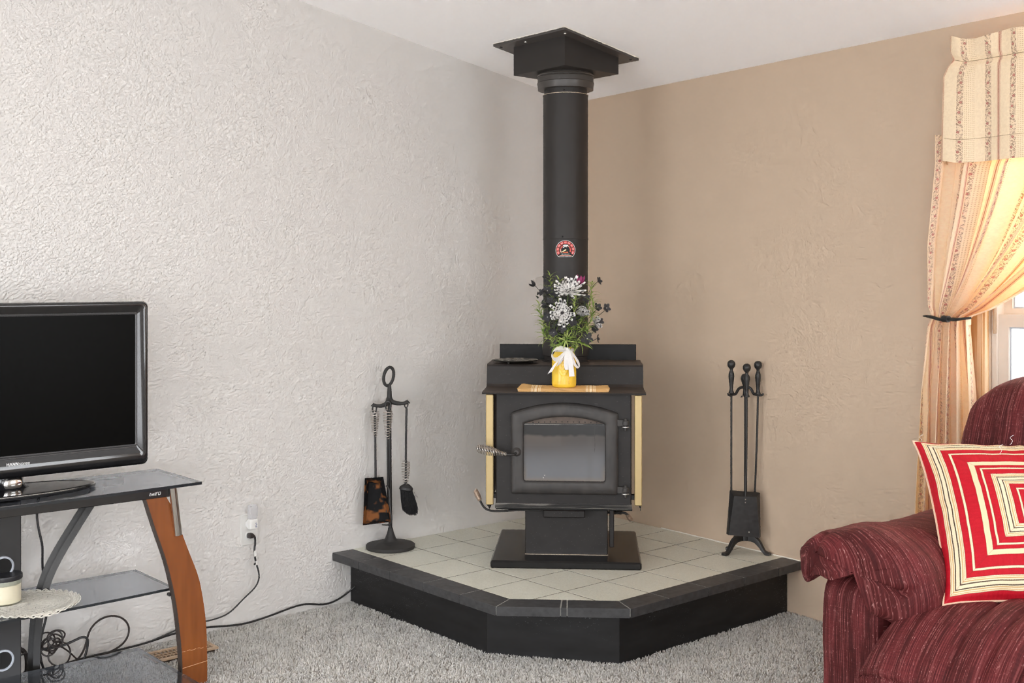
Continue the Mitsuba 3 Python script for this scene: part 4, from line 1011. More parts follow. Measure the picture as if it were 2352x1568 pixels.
def daisy(px, py, dy, nrm, rad, label, rows=(20, 15, 11), tint=0.80, eye=0.011):
    x, z = PZ(px, py); c = (x, dy, z)
    k = thing('white_daisy', label, 'flower', 'white spotted daisies')
    stem(k, c, nrm)
    A = aim(c, nrm); n_p = 0
    for ri, cnt in enumerate(rows):
        for i in range(cnt):
            L = rad * (1.0 - 0.2 * ri) * g.uniform(.74, 1.12)
            V, F, uv = petal(L, 0.0118 * g.uniform(.85, 1.15), 0.12 + 0.16 * ri + g.uniform(-.22, .22), 12, 5, .9, roll=0.7, blunt=0.19)
            V[:, 2] += 0.002 * ri; V[:, 0] += 0.004
            col = np.full((len(V), 3), tint) * [1, .985, .96]
            s1 = (np.abs(uv[:, 1]) < .55) & (np.abs(uv[:, 0] - .80) < .10)
            s2 = (np.abs(uv[:, 1]) < .3) & (np.abs(uv[:, 0] - g.uniform(.35, .5)) < .12)
            col[s1 | s2] = (0.02, 0.02, 0.022)
            V, F = mv((V, F), BQ @ A @ rot((0, 0, 1), 360 / cnt * i + ri * 9 + g.uniform(-11, 11)) @ rot((0, 1, 0), -8 - 10 * ri + g.uniform(-14, 14)))
            put(k + '__petal', (V, F), 'mat_petal_white', True, color=col)
    put(k + '__eye', mv(lathe([(eye, -0.001), (eye * 1.05, 0.002), (eye * .7, 0.006), (0, 0.0075)], 18), BQ @ A @ tr(0, 0, .001)), 'mat_flower_eye')


daisy(1303, 668, -0.050, (0.05, -0.62, 0.80), 0.062, 'upper large white daisy with black spots tilted upward in the bouquet', rows=(18, 13, 9))
daisy(1289, 718, -0.072, (-0.08, -0.94, 0.22), 0.050, 'lower large white daisy with black spots and dark eye facing the room', rows=(18, 13, 9))
daisy(1335, 716, -0.060, (0.25, -0.7, 0.7), 0.024, 'small half open white daisy at the right of the large ones', rows=(14, 10), tint=0.50, eye=0.004)
daisy(1366, 741, -0.035, (0.8, -0.45, 0.35), 0.024, 'small striped white daisy at the right edge of the bouquet', rows=(12, 8), tint=0.55, eye=0.004)
k = thing('pink_flower', 'single magenta flower near the top right of the bouquet', 'flower')
x, z = PZ(1331, 652); c = (x, -0.015, z); stem(k, c, (0.1, -.5, .85)); A = aim(c, (0.1, -.55, .8))
for i in range(13):
    V, F, _ = petal(0.028 * g.uniform(.85, 1.1), 0.011, 0.5 + .3 * (i % 2), 7, 5)
    put(k + '__petal', mv((V, F), BQ @ A @ rot((0, 0, 1), i * 360 / 13 * 2.0 + g.uniform(-6, 6)) @ rot((0, 1, 0), -12 - 14 * (i % 3))), 'mat_petal_pink', True)


def dark(px, py, dy, nrm, rad, label, n_=5, cup=0.2, spin=0.0):
    x, z = PZ(px, py); c = (x, dy, z)
    k = thing('dark_blossom', label, 'flower', 'dark five petalled blossoms')
    stem(k, c, nrm, 'mat_leaf_dark', 0.0011)
    A = aim(c, nrm, spin)
    for i in range(n_):
        V, F, _ = petal(rad * g.uniform(.9, 1.08), rad * 0.72, cup + g.uniform(-.1, .1), 7, 5, 1.3)
        put(k + '__petal', mv((V, F), BQ @ A @ rot((0, 0, 1), i * 360 / n_ + g.uniform(-8, 8)) @ rot((0, 1, 0), -6)), 'mat_petal_dark', True)
    put(k + '__eye', mv(lathe([(0.0022, 0), (0.0016, 0.002), (0, 0.0026)], 8), BQ @ A), 'mat_screw' if n_ == 5 and rad > .018 else 'mat_flower_eye')


for a_ in ((1228, 656, 0.0, (-.75, -.2, .6), 0.017, 'dark cup shaped blossom at the far left tip of the bouquet', 5, 1.2, 0), (1243, 671, -.01, (-.5, -.7, .4), 0.016, 'dark blossom just below the far left tip'),
           (1256, 667, -.03, (-.2, -.8, .5), 0.020, 'dark olive blossom left of the upper white daisy'), (1254, 640, .005, (-.6, -.4, -.3), 0.018, 'dark blossom hanging under the highest green sprig'),
           (1274, 672, -.03, (-.2, -.9, .3), 0.020, 'blue black blossom beside the upper white daisy'), (1262, 690, -.03, (-.3, -.9, .1), 0.017, 'dark blossom between left sprig and lower daisy'),
           (1250, 700, -.01, (-.7, -.7, .2), 0.016, 'dark blossom at the left middle edge'), (1256, 727, -.03, (-.4, -.9, .1), 0.021, 'dark green blossom left of the lower daisy'),
           (1270, 775 - 14, -.05, (-.3, -.9, -.1), 0.019, 'dark blossom low at the left above the bow'), (1288, 751, -.075, (.1, -.95, -.1), 0.020, 'dark blossom directly below the lower white daisy'),
           (1311, 735, -.06, (.1, -.95, .1), 0.022, 'dark blossom right of the lower daisy, in shade'), (1374, 645, -.01, (.7, -.6, .4), 0.017, 'dark blossom at the upper right tip'),
           (1336, 640, .02, (.1, -.4, .9), 0.016, 'dark bud behind the magenta flower'), (1392, 707, .0, (.35, -.9, .2), 0.019, 'dark blossom on a thin stem furthest right'),
           (1371, 705, -.01, (.3, -.85, .3), 0.019, 'dark blossom between the right sprig and the furthest one'), (1345, 686, -.01, (.2, -.9, .3), 0.018, 'dark blossom deep in the right of the bouquet'),
           (1376, 738, -.02, (.6, -.75, .2), 0.017, 'dark blossom beside the small striped daisy'), (1362, 754, -.035, (.4, -.8, .4), 0.018, 'grey green blossom above the large dark one'),
           (1345, 775, -.060, (.10, -.98, .15), 0.0265, 'largest dark blossom with pale eye at the lower right'), (1369, 776, -.03, (.9, -.3, .1), 0.017, 'slim dark blossom seen edge on at the lower right')):
    dark(*a_)
# a dark leafy core that fills the bouquet
k = thing('dark_foliage', 'dark small leaves filling the middle of the bouquet', 'greenery', kind='stuff')
lv = []
for i in range(230):
    cx, cz = g.normal(0.0, 0.045), g.uniform(0.165, 0.37)
    if abs(cx) > 0.025 + (cz - .15) * 0.42: continue
    d = np.array([cx * 3 + g.normal(0, .5), g.normal(-.2, .5), g.normal(.5, .5)])
    lv.append(blade(np.array([cx, g.normal(-0.005, 0.018), cz]), d, np.array([0, -.3, 1.]) + g.normal(0, .4, 3), g.uniform(.014, .026), g.uniform(.006, .011), g.uniform(.2, .9), 5))
scene[k] = mikit.ply(mv(join(*lv), BQ), 'mat_leaf_dark', smooth=True)

# trivet
tv_ = thing('trivet', 'round grey pewter trivet on small feet at the left of the stove top', 'trivet')
M('pewter', bump(pr(mikit.proc(lambda p, n, uv: MIX((0.035, 0.033, 0.028), (0.24, 0.23, 0.20), SM(0.4, 0.62, FB(p.x * 75, p.y * 75, 0, 2)) * SM(0.2, .9, n.z))), 0.42, metallic=0.3), lambda p, n, uv: FB(p.x * 75, p.y * 75, 0, 2), 0.0016))
TVT = ST @ tr(-0.209, -0.905, 0.9672)
put(tv_ + '__plate', mv(lathe([(0.0, 0.0125), (0.070, 0.0125), (0.086, 0.0150), (0.0912, 0.0182), (0.0915, 0.0200), (0.088, 0.0206), (0.080, 0.0188), (0.0, 0.0182)], 64), TVT), 'mat_pewter')
for i in range(3):
    th_ = 2.2 + i * 2 * PI / 3
    put(tv_ + '__foot', mv(lathe([(0.0, 0.006), (0.004, 0.006), (0.0055, 0.009), (0.006, 0.0135)], 12), TVT @ tr(0.062 * math.cos(th_), 0.062 * math.sin(th_), 0)), 'mat_iron')

# ------------------------------------------------------------------ television stand by the white wall
M('wood', bump(pr(mikit.proc(lambda p, n, uv: MIX(MIX((0.27, 0.080, 0.016), (0.150, 0.040, 0.009), FB(p.x * 45, p.z * 5, p.y * 45, 3)), (0.62, 0.36, 0.19),
    SM(0.0011, 0.0003, dr.abs(p.z - 0.110 - 0.004 * N(p.x * 90, 1.0))) * SM(0.35, 0.6, N(p.x * 110, 7.0)) + SM(0.0014, 0.0004, dr.abs(p.z - 0.062 + (p.x - 2.18) * 0.08)) * SM(0.30, 0.5, N(p.x * 60, 3.0)))), 0.32, specular=0.5, clearcoat=0.35, clearcoat_gloss=0.85),
    lambda p, n, uv: FB(p.x * 130, p.z * 14, p.y * 130, 2), 0.00025))
M('dark_edge', pr((0.045, 0.032, 0.026), 0.4))
M('smoked_glass', {'type': 'thindielectric', 'int_ior': 1.52, 'specular_transmittance': rgb(0.60, 0.62, 0.64), 'specular_reflectance': rgb(0.92, 0.95, 1.0)}, False)
M('glass_edge', pr((0.020, 0.024, 0.028), 0.15, specular=0.6))
M('gunmetal', pr((0.016, 0.0145, 0.013), 0.35, specular=0.4))
M('column_grey', pr((0.028, 0.028, 0.029), 0.40, specular=0.5))
M('grommet', pr((0.42, 0.45, 0.50), 0.3))
TX = 2.705                                  # middle of the stand along the wall
st = thing('tv_stand', 'television stand with smoked glass shelves and curved wooden legs by the white wall', 'tv stand')


def shelf(key, x0, x1, yb, yf, z, th, label, bow=0.0, r=0.018):
    q = Polygon([(x0, yb), (x1, yb)] + [(x1 - (x1 - x0) * t, yf + bow * 4 * t * (1 - t)) for t in np.linspace(0, 1, 15)]).buffer(-r).buffer(r, 6)
    k = put(st + '__' + key, extr(q, th, z - th), 'mat_smoked_glass', False, label=label)
    put(k + '__edge', extr(q.buffer(0.0004).difference(q.buffer(-0.0022)), th - 0.0008, z - th + 0.0004), 'mat_glass_edge', False)
    return k


shelf('top_shelf', 2.163, 3.247, 0.180, 0.520, 0.655, 0.009, 'smoked glass top', bow=0.014, r=0.006)
shelf('middle_shelf', 2.228, 3.182, 0.150, 0.452, 0.312, 0.008, 'smoked glass middle shelf', bow=0.022, r=0.004)
shelf('bottom_shelf', 2.262, 3.150, 0.250, 0.700, 0.075, 0.010, 'smoked glass bottom shelf', bow=0.02, r=0.006)
put(st + '__front_rail', chbox(2.243, 2 * TX - 2.243, 0.482, 0.506, 0.6175, 0.6455, 0.002), 'mat_gloss_black', False, label='black rail under the top glass')
put(st + '__rear_rail', chbox(2.30, 2 * TX - 2.30, 0.20, 0.222, 0.622, 0.6455, 0.002), 'mat_gloss_black', False)
lo = text('bell’O', 0.0100, 0.0006); lo = (lo[0] @ np.array([[1, 0, 0], [0.25, 1, 0], [0, 0, 1]]), lo[1])
put(st + '__front_rail__emblem', mv(lo, frame((2.3365, 0.5061, 0.6272), (-1, 0, 0), (0, 0, 1), (0, 1, 0))), 'mat_letter_white', False, label='small white script on the rail')
for s in (-1, 1):                           # curved wooden front legs: boards bent outwards
    X = lambda x: TX + s * (TX - x)
    inn = [(2.345, 0.6175), (2.309, 0.505), (2.283, 0.43), (2.262, 0.353), (2.245, 0.27), (2.236, 0.205), (2.228, 0.13), (2.2245, 0.06), (2.2245, -0.008)]
    out_ = [(2.277, 0.6175), (2.250, 0.565), (2.222, 0.489), (2.192, 0.41), (2.166, 0.339), (2.150, 0.26), (2.141, 0.19), (2.137, 0.10), (2.1365, 0.05), (2.1365, -0.008)]
    pi_, po = spl(inn, 40), spl(out_, 40)
    q = Polygon([(X(x), z) for x, z in pi_] + [(X(x), z) for x, z in po[::-1]])
    k = put(st + '__leg', mv(extr(q, 0.016, 0.484), frame((0, 0, 0), (1, 0, 0), (0, 0, 1), (0, 1, 0))), 'mat_wood', 30, label='curved cherry wood leg')
    ed = Polygon([(X(x), z) for x, z in pi_] + [(X(x + 0.004), z) for x, z in pi_[::-1]]).buffer(0)
    put(k + '__inner_edge', mv(extr(ed, 0.024, 0.480), frame((0, 0, 0), (1, 0, 0), (0, 0, 1), (0, 1, 0))), 'mat_dark_edge', 30)
    put(st + '__chrome_post', tube([(X(2.2625), 0.5155, 0.6465), (X(2.2415), 0.5100, 0.493)], 0.0125, 24), 'mat_chrome', label='polished post between leg and glass')
    put(st + '__shelf_clip', chbox(*sorted((X(2.262), X(2.238))), 0.470, 0.486, 0.294, 0.304, 0.002), 'mat_iron', False)
    # black metal arches at the back: two bars side by side
    for yy in (0.165, 0.215):
        arc = spl([(X(2.370), yy, 0.620), (X(2.438), yy, 0.520), (X(2.494), yy, 0.437), (X(2.539), yy, 0.355), (X(2.566), yy, 0.27), (X(2.578), yy, 0.18), (X(2.583), yy, 0.08), (X(2.584), yy, -0.008)], 50)
        k = put(st + '__arch', tube(arc, 0.0145, 4), 'mat_gunmetal', 50)
    put(st + '__arch_clip', chbox(*sorted((X(2.53), X(2.56))), 0.155, 0.235, 0.296, 0.303, 0.002), 'mat_iron', False)
col = put(st + '__column', chbox(2.645, 2.765, 0.225, 0.262, -0.008, 0.6215, 0.003), 'mat_column_grey', False)
for z in (0.419, 0.130):
    put(col + '__grommet', mv(lathe([(0.0265, 0.0), (0.0335, 0.0), (0.0325, 0.005), (0.028, 0.006), (0.0265, 0.004), (0.0265, 0.0)], 40, False), frame((2.7005, 0.262, z), (-1, 0, 0), (0, 0, 1), (0, 1, 0))), 'mat_grommet', label='grey ring of the cable hole')
    put(col + '__hole', mv(lathe([(0.0, 0.0), (0.0265, 0.0), (0.0265, 0.0006), (0.0, 0.0006)], 30), frame((2.7005, 0.2618, z), (-1, 0, 0), (0, 0, 1), (0, 1, 0))), 'mat_pure_black')

# the television, standing on the glass, turned square to the wall (drawn in x right, y up, z towards the room)
tv = thing('television', 'black flat screen television on an oval base on the glass stand', 'television')
TV = frame((TX, 0.400, 0.0), (-1, 0, 0), (0, 0, 1), (0, 1, 0))
M('screen', pr((0.0012, 0.0011, 0.0010), 0.30, specular=0.06))
M('bezel', pr((0.008, 0.008, 0.009), 0.08, specular=0.7, clearcoat=0.5, clearcoat_gloss=0.98))
M('bezel_grey', bump(pr((0.030, 0.030, 0.031), 0.42, specular=0.5), lambda p, n, uv: FB(p.x * 300, p.y * 300, p.z * 300, 2), 0.0003))
HW, B0, B1 = 0.412, 0.7125, 1.2375
rr = lambda x0, y0_, x1, y1_, r: sbox(x0, y0_, x1, y1_).buffer(-r, join_style=1).buffer(r, 10)
body = rr(-HW, B0, HW, B1, 0.016)


def rrect(x0, y0_, x1, y1_, r, z, n=12):
    P = []
    for cx, cy, a0_ in ((x1 - r, y0_ + r, -90), (x1 - r, y1_ - r, 0), (x0 + r, y1_ - r, 90), (x0 + r, y0_ + r, 180)):
        for t in np.radians(np.linspace(a0_, a0_ + 90, n)):
            P.append((cx + r * math.cos(t), cy + r * math.sin(t), z))
    return np.array(P)


sx, s0, s1 = 0.370, 0.7800, 1.1965
ringsb = [rrect(-HW + .03, B0 + .03, HW - .03, B1 - .03, .02, -0.085), rrect(-HW + .004, B0 + .004, HW - .004, B1 - .004, .016, -0.030), rrect(-HW, B0, HW, B1, 0.018, -0.022), rrect(-HW, B0, HW, B1, 0.018, -0.004),
          rrect(-HW + .004, B0 + .016, HW - .004, B1 - .004, 0.016, 0.003), rrect(-HW + .009, B0 + .022, HW - .009, B1 - .009, 0.014, 0.005), rrect(-HW + .020, B0 + .036, HW - .020, B1 - .016, 0.010, 0.0035), rrect(-sx - .006, s0 - .006, sx + .006, s1 + .006, 0.006, -0.003)]
put(tv + '__bezel', mv(shell(ringsb), TV), 'mat_bezel', 40, label='glossy black frame')
put(tv + '__back', mv(extr(rr(-HW + .03, B0 + .03, HW - .03, B1 - .03, .02), 0.01, -0.092), TV), 'mat_bezel', False)
lower = Polygon([(-HW + .024, B0 + .036), (HW - .024, B0 + .036), (HW - .04, s0 - .010), (-HW + .04, s0 - .010)])
put(tv + '__lower_panel', mv(extr(lower, 0.004, -0.001), TV), 'mat_bezel_grey', False, label='satin lower panel of the frame')
scr = rrect(-sx, s0, sx, s1, 0.004, -0.003)
put(tv + '__screen_surround', mv(shell([rrect(-sx - .007, s0 - .007, sx + .007, s1 + .007, 0.006, -0.0030), rrect(-sx - .004, s0 - .004, sx + .004, s1 + .004, 0.005, -0.0012), rrect(-sx, s0, sx, s1, 0.004, -0.0035)]), TV), 'mat_surround', 40)
M('surround', pr((0.05, 0.05, 0.052), 0.25, specular=0.6))
put(tv + '__screen', mv(extr(sbox(-sx, s0, sx, s1), 0.001, -0.0045), TV), 'mat_screen', False, label='dark switched off screen')
a_ = text('HANN', 0.0088, 0.0006, True); b_ = text('spree', 0.0088, 0.0006); b_ = mv(b_, tr(a_[0][:, 0].max() + 0.0014, 0, 0))
lg = join(a_, b_); lg[0][:, 0] -= lg[0][:, 0].max() / 2
put(tv + '__lettering', mv(lg, TV @ tr(0.0045, 0.7505, 0.0031)), 'mat_letter_white', False, label='white lettering on the lower frame')
OV = lambda m: mv(mv(m, np.diag([1.0, 0.44, 1, 1])), tr(TX, 0.355, 0.6552))
put(tv + '__base', OV(lathe([(0.0, 0.0), (0.235, 0.0), (0.252, 0.003), (0.256, 0.009), (0.250, 0.0135), (0.243, 0.0150), (0.238, 0.0160), (0.232, 0.0145), (0.0, 0.020)], 96)), 'mat_bezel', 40, label='glossy oval base')
put(tv + '__base_rim', OV(lathe([(0.2515, 0.0105), (0.2535, 0.0120), (0.2515, 0.0134), (0.2495, 0.0128)], 96)), 'mat_chrome', label='thin bright line round the base')
put(tv + '__neck', mv(mv(lathe([(0.055, 0.019), (0.046, 0.024), (0.038, 0.034), (0.036, 0.050), (0.040, 0.075)], 40), np.diag([1, .62, 1, 1])), tr(TX, 0.345, 0.6552)), 'mat_bezel', 40)
put(tv + '__neck_disc', mv(mv(lathe([(0.0, 0.0), (0.026, 0.0), (0.027, 0.004), (0.018, 0.008), (0.0, 0.009)], 36), np.diag([1, .75, 1, 1])), frame((TX, 0.368, 0.690), (-1, 0, 0), (0, 0, 1), (0, 1, 0))), 'mat_chrome')

# candle jar on the doily, middle shelf
M('lace', pr(mikit.proc(lambda p, n, uv: MIX((0.52, 0.50, 0.44), (0.80, 0.78, 0.71), N(p.x * 300, p.y * 300, p.z * 300))), 0.9))
dy_ = thing('doily', 'round crocheted cream doily hanging slightly over the front of the middle glass shelf', 'doily')
DC = np.array([2.652, 0.352]); DR = 0.148
g = np.random.default_rng(8)
yarn = []
SHF = 0.3124
for r_ in np.arange(0.010, 0.128, 0.0072):          # rounds of crochet: wavy threads
    n_ = int(40 + r_ * 900); t = np.arange(n_) * 2 * PI / n_
    k_ = max(6, int(r_ * 330))
    rr_ = r_ + 0.0022 * np.sin(t * k_) ; z = SHF + 0.0014 + 0.0008 * np.cos(t * k_ * 2)
    yarn.append(tube(np.stack([rr_ * np.cos(t), rr_ * np.sin(t), z], 1), 0.0013, 4, closed=True))
for i in range(64):                                  # bars between the rounds
    th_ = i * 2 * PI / 64
    p = [(r_ * math.cos(th_ + 0.03 * math.sin(r_ * 300)), r_ * math.sin(th_ + 0.03 * math.sin(r_ * 300)), SHF + 0.0019 + 0.0006 * math.sin(r_ * 700 + i)) for r_ in np.linspace(0.012 + 0.03 * (i % 2), 0.130, 40)]
    yarn.append(tube(p, 0.0012, 4))
for ro, amp, rad in ((0.1325, 0.005, .0015), (0.1395, 0.0065, .0016), (0.1445, 0.0075, .0017)):   # ruffled scallops
    t = np.arange(760) * 2 * PI / 760; rr_ = ro + 0.0045 * np.abs(np.sin(t * 19)); z = SHF + 0.0018 + amp * 0.5 * (1 + np.sin(t * 38 + ro * 900)) * 0.85
    yarn.append(tube(np.stack([rr_ * np.cos(t), rr_ * np.sin(t), z], 1), rad, 5, closed=True))
for i in range(300):
    th_ = i * 2 * PI / 300
    yarn.append(tube([(q * math.cos(th_), q * math.sin(th_), SHF + 0.0015 + (q > .135) * .003 * (1 + math.sin(th_ * 38))) for q in (0.127, 0.134, 0.1445)], 0.0012, 4))
dv, df = join(*yarn)
dv = dv + [DC[0], DC[1], 0]
edge = np.clip((dv[:, 1] - 0.466 - 0.02 * (1 - ((dv[:, 0] - TX) / .47) ** 2)) / 0.05, 0, 1)      # what lies past the shelf's edge hangs down
dv[:, 1] -= edge * 0.05 * 0.85; dv[:, 2] -= edge * 0.040
put(dy_ + '__stitches', (dv, df), 'mat_lace', True, kind='stuff')
cj = thing('candle_jar', 'glass candle jar of cream wax with black lid on the doily', 'candle')
M('wax', pr((0.86, 0.79, 0.62), 0.5, specular=0.3)); M('jar_glass', {'type': 'thindielectric', 'int_ior': 1.45, 'specular_transmittance': rgb(0.95, 0.96, 0.95)}, False); M('lid_black', pr((0.022, 0.022, 0.026), 0.4))
M('wax_frost', pr((0.40, 0.41, 0.34), 0.4))
CT = tr(2.7080, 0.292, SHF + 0.0032) @ np.diag([1.04, 1.04, 1.12, 1])
put(cj + '__wax', mv(lathe([(0.0, 0.004), (0.0460, 0.004), (0.0478, 0.006), (0.0478, 0.052), (0.046, 0.0535), (0.0, 0.0545)], 60), CT), 'mat_wax')
put(cj + '__glass', mv(lathe([(0.0, 0.0), (0.047, 0.0), (0.0505, 0.003), (0.0507, 0.010), (0.0500, 0.064), (0.0485, 0.069)], 60), CT), 'mat_jar_glass')
put(cj + '__collar', mv(lathe([(0.0478, 0.0535), (0.0482, 0.062), (0.0475, 0.068)], 60), CT), 'mat_wax_frost')
put(cj + '__lid', mv(lathe([(0.0515, 0.0660), (0.0525, 0.068), (0.0525, 0.0765), (0.0510, 0.0790), (0.046, 0.0790), (0.040, 0.0765), (0.0, 0.0765)], 60), CT), 'mat_lid_black')

# ------------------------------------------------------------------ outlet, night light, cords, floor register
WY = 0.0192
ou = thing('wall_outlet', 'ivory wall outlet low on the white wall between the stand and the hearth', 'outlet')
OUT = frame((1.7285, WY, 0.3575), (-1, 0, 0), (0, 0, 1), (0, 1, 0))     # drawn in x right, y up, z into the room
plt = rr(-0.0365, -0.0595, 0.0365, 0.0595, 0.003)
put(ou + '__plate', mv(join(arr(slab(plt, 0.0, 0.0052, 0.0022))), OUT), 'mat_outlet_plate', False)
for y in (0.021, -0.021):
    k = put(ou + '__socket', mv(slab(Point(0, 0).buffer(0.0172, 24).intersection(sbox(-.02, -.0135, .02, .0135)), 0.005, 0.0066, 0.0006), OUT @ tr(0, y, 0)), 'mat_white_plastic', False)
    put(k + '__slots', mv(join(extr(sbox(-0.0075, -0.001, -0.0052, 0.0075), 0.0003, 0.0065), extr(sbox(0.0052, -0.001, 0.0075, 0.0075), 0.0003, 0.0065), extr(Point(0, -0.0075).buffer(0.0024), 0.0003, 0.0065)), OUT @ tr(0, y, 0)), 'mat_pure_black', False, kind='stuff')
nl = thing('night_light', 'plug in night light with ribbed clear shade in the upper socket', 'night light')
put(nl + '__body', mv(cushion(0.0175, 0.0195, 0.0135, 7, 12), OUT @ tr(0.004, 0.0235, 0.0215)), 'mat_white_plastic', 40)
put(nl + '__plug_base', mv(chbox(-0.013, 0.013, 0.010, 0.036, 0.006, 0.012, 0.002), OUT), 'mat_lens_plastic', False)
fl_ = cushion(0.0172, 0.0285, 0.0130, 5, 26, lambda P, U: P * np.stack([1 + 0.035 * np.sin(U[:, 0] * 42) * (np.abs(U[:, 2]) > .3), np.ones(len(U)), 1 + 0.05 * np.sin(U[:, 0] * 42)], 1))
M('ribbed_shade', {'type': 'blendbsdf', 'weight': 0.6, 'bsdf_0': {'type': 'thindielectric', 'int_ior': 1.3}, 'bsdf_1': pr((0.9, 0.9, 0.92), 0.25)}, False)
put(nl + '__shade', mv(fl_, OUT @ tr(0.004, 0.0690, 0.0225)), 'mat_ribbed_shade', 40, label='ribbed clear plastic shade')
stk = sbox(0.004, 0.0085, 0.0185, 0.0335)
put(nl + '__sticker', mv(extr(rr(0.005, 0.0085, 0.0185, 0.0320, 0.002), 0.0003, 0.0345), OUT), 'mat_white_plastic', False, label='white sticker with blue print')
mk = [extr(Point(0.0115, 0.0268).buffer(0.0019), 0.0002, 0.0349), extr(Polygon([(0.0085, 0.0205), (0.0165, 0.0225), (0.0162, 0.0210), (0.0125, 0.0195)]), 0.0002, 0.0349)] + [extr(sbox(0.0075 + .0012 * (i % 2), 0.0115 + i * 0.0026, 0.0170 - .0016 * (i % 3), 0.0126 + i * 0.0026), 0.0002, 0.0349) for i in range(3)]
put(nl + '__sticker__print', mv(join(*mk), OUT), 'mat_print_navy', False)

pc = thing('power_cord', 'black cord plugged into the lower socket and hanging down behind the stand leg', 'cord')
put(pc + '__plug', mv(join(chbox(-0.0125, 0.0065, -0.0300, -0.0120, 0.0066, 0.030, 0.003), hull([(0.004, -0.027, 0.012), (0.004, -0.014, 0.012), (0.004, -0.027, 0.029), (0.004, -0.014, 0.029), (0.016, -0.033, 0.017), (0.016, -0.026, 0.017), (0.014, -0.033, 0.027), (0.014, -0.024, 0.027)])), OUT), 'mat_cord_brown', False)
cp = [(1.7150, 0.041, 0.328), (1.7135, 0.041, 0.310), (1.7170, 0.043, 0.290), (1.7165, 0.046, 0.250), (1.706, 0.050, 0.205), (1.702, 0.050, 0.176), (1.715, 0.050, 0.145), (1.762, 0.050, 0.109), (1.802, 0.050, 0.079), (1.838, 0.050, 0.060), (1.908, 0.050, 0.051), (1.993, 0.045, 0.047), (2.06, 0.040, 0.032), (2.12, 0.036, 0.018)]
put(pc + '__cable', tube(spl(cp, 120), np.r_[np.linspace(0.0042, 0.0030, 30), np.full(90, 0.0028)], 8), 'mat_cord')
for p, w2, h2 in (((1.7165, 0.0475, 0.268), 0.0048, 0.011), ((1.7125, 0.0505, 0.232), 0.0042, 0.008)):
    put(pc + '__tag', chbox(p[0] - w2, p[0] + w2, p[1] - 0.002, p[1] + 0.002, p[2] - h2, p[2] + h2, 0.001), 'mat_white_plastic', False, label='small white tag wrapped round the cord')
put(pc + '__tag_ring', mv(lathe([(0.002, 0), (0.0042, 0), (0.0042, 0.001), (0.002, 0.001)], 18), frame((1.7215, 0.0525, 0.230), (-1, 0, 0), (0, 0, 1), (0, 1, 0))), 'mat_cord')
lc = thing('extension_cord', 'black cord running along the foot of the white wall to the hearth', 'cord')
cb_ = [(1.262, 0.060, 0.075), (1.277, 0.040, 0.052), (1.329, 0.030, 0.023), (1.400, 0.028, 0.012), (1.48, 0.030, 0.028), (1.54, 0.030, 0.028), (1.606, 0.030, 0.019), (1.71, 0.034, 0.008), (1.792, 0.032, 0.0075), (1.898, 0.030, 0.020), (2.034, 0.028, 0.023), (2.133, 0.030, 0.013), (2.275, 0.030, 0.008), (2.351, 0.034, 0.008), (2.426, 0.05, 0.008), (2.498, 0.09, 0.008), (2.53, 0.13, 0.012)]
fill(lc, tube(spl(cb_, 160), 0.0036, 8), 'mat_cord')
tc = thing('hanging_cord', 'black cord hanging from the television behind the glass shelves', 'cord')
fill(tc, tube(spl([(2.560, 0.20, 0.645), (2.560, 0.150, 0.56), (2.553, 0.150, 0.489), (2.543, 0.150, 0.438), (2.5385, 0.142, 0.36), (2.522, 0.138, 0.30), (2.520, 0.120, 0.20), (2.532, 0.120, 0.152), (2.540, 0.120, 0.111), (2.534, 0.122, 0.045), (2.518, 0.125, 0.007)], 80), 0.0038, 8), 'mat_cord')
lp = thing('looped_cord', 'stiff dark cord standing up in a wide loop against the white wall', 'cord')
fill(lp, tube(spl([(2.45, 0.115, 0.012), (2.40, 0.10, 0.04), (2.378, 0.09, 0.074), (2.36, 0.08, 0.113), (2.326, 0.075, 0.140), (2.285, 0.073, 0.1455), (2.245, 0.075, 0.130), (2.223, 0.078, 0.092), (2.237, 0.08, 0.052), (2.273, 0.08, 0.030), (2.318, 0.075, 0.016), (2.36, 0.08, 0.008)], 90), 0.0034, 8), 'mat_cord_brown')
bc = thing('bent_cord', 'thick grey cord bent in a square hoop beside the coil under the stand', 'cord')
fill(bc, tube(spl([(2.56, 0.12, 0.085), (2.529, 0.12, 0.094), (2.49, 0.12, 0.092), (2.43, 0.12, 0.101), (2.398, 0.12, 0.107), (2.386, 0.12, 0.100), (2.384, 0.12, 0.075), (2.393, 0.12, 0.040), (2.407, 0.12, 0.012)], 70), 0.0042, 8), 'mat_column_grey')
cc = thing('coiled_cord', 'dark cord wound in a loose tangled coil on the floor under the stand', 'cord')
t = np.linspace(0, 1, 420); w = t * 2 * PI * 7
cx = 2.517 - 0.012 * t * 2 + (0.024 + 0.006 * np.sin(t * 31)) * np.cos(w); cz = 0.118 - 0.030 * np.sin(t * 5) * .6 + (0.024 + 0.008 * np.cos(t * 23)) * np.sin(w); cy = 0.105 + 0.055 * t + 0.006 * np.sin(w * 1.3)
big = spl([(cx[-1], cy[-1], cz[-1]), (2.494, 0.13, 0.112), (2.458, 0.12, 0.099), (2.441, 0.12, 0.062), (2.458, 0.13, 0.036), (2.492, 0.14, 0.036), (2.516, 0.13, 0.062), (2.500, 0.12, 0.095), (2.47, 0.11, 0.088), (2.425, 0.11, 0.045), (2.40, 0.105, 0.012)], 120)
fill(cc, tube(np.vstack([np.stack([cx, cy, cz], 1), big[1:]]), 0.0027, 7), 'mat_cord_brown')
cd = thing('coiled_cord', 'second dark coil of cord standing behind the metal arch on the floor', 'cord')
w = t * 2 * PI * 5
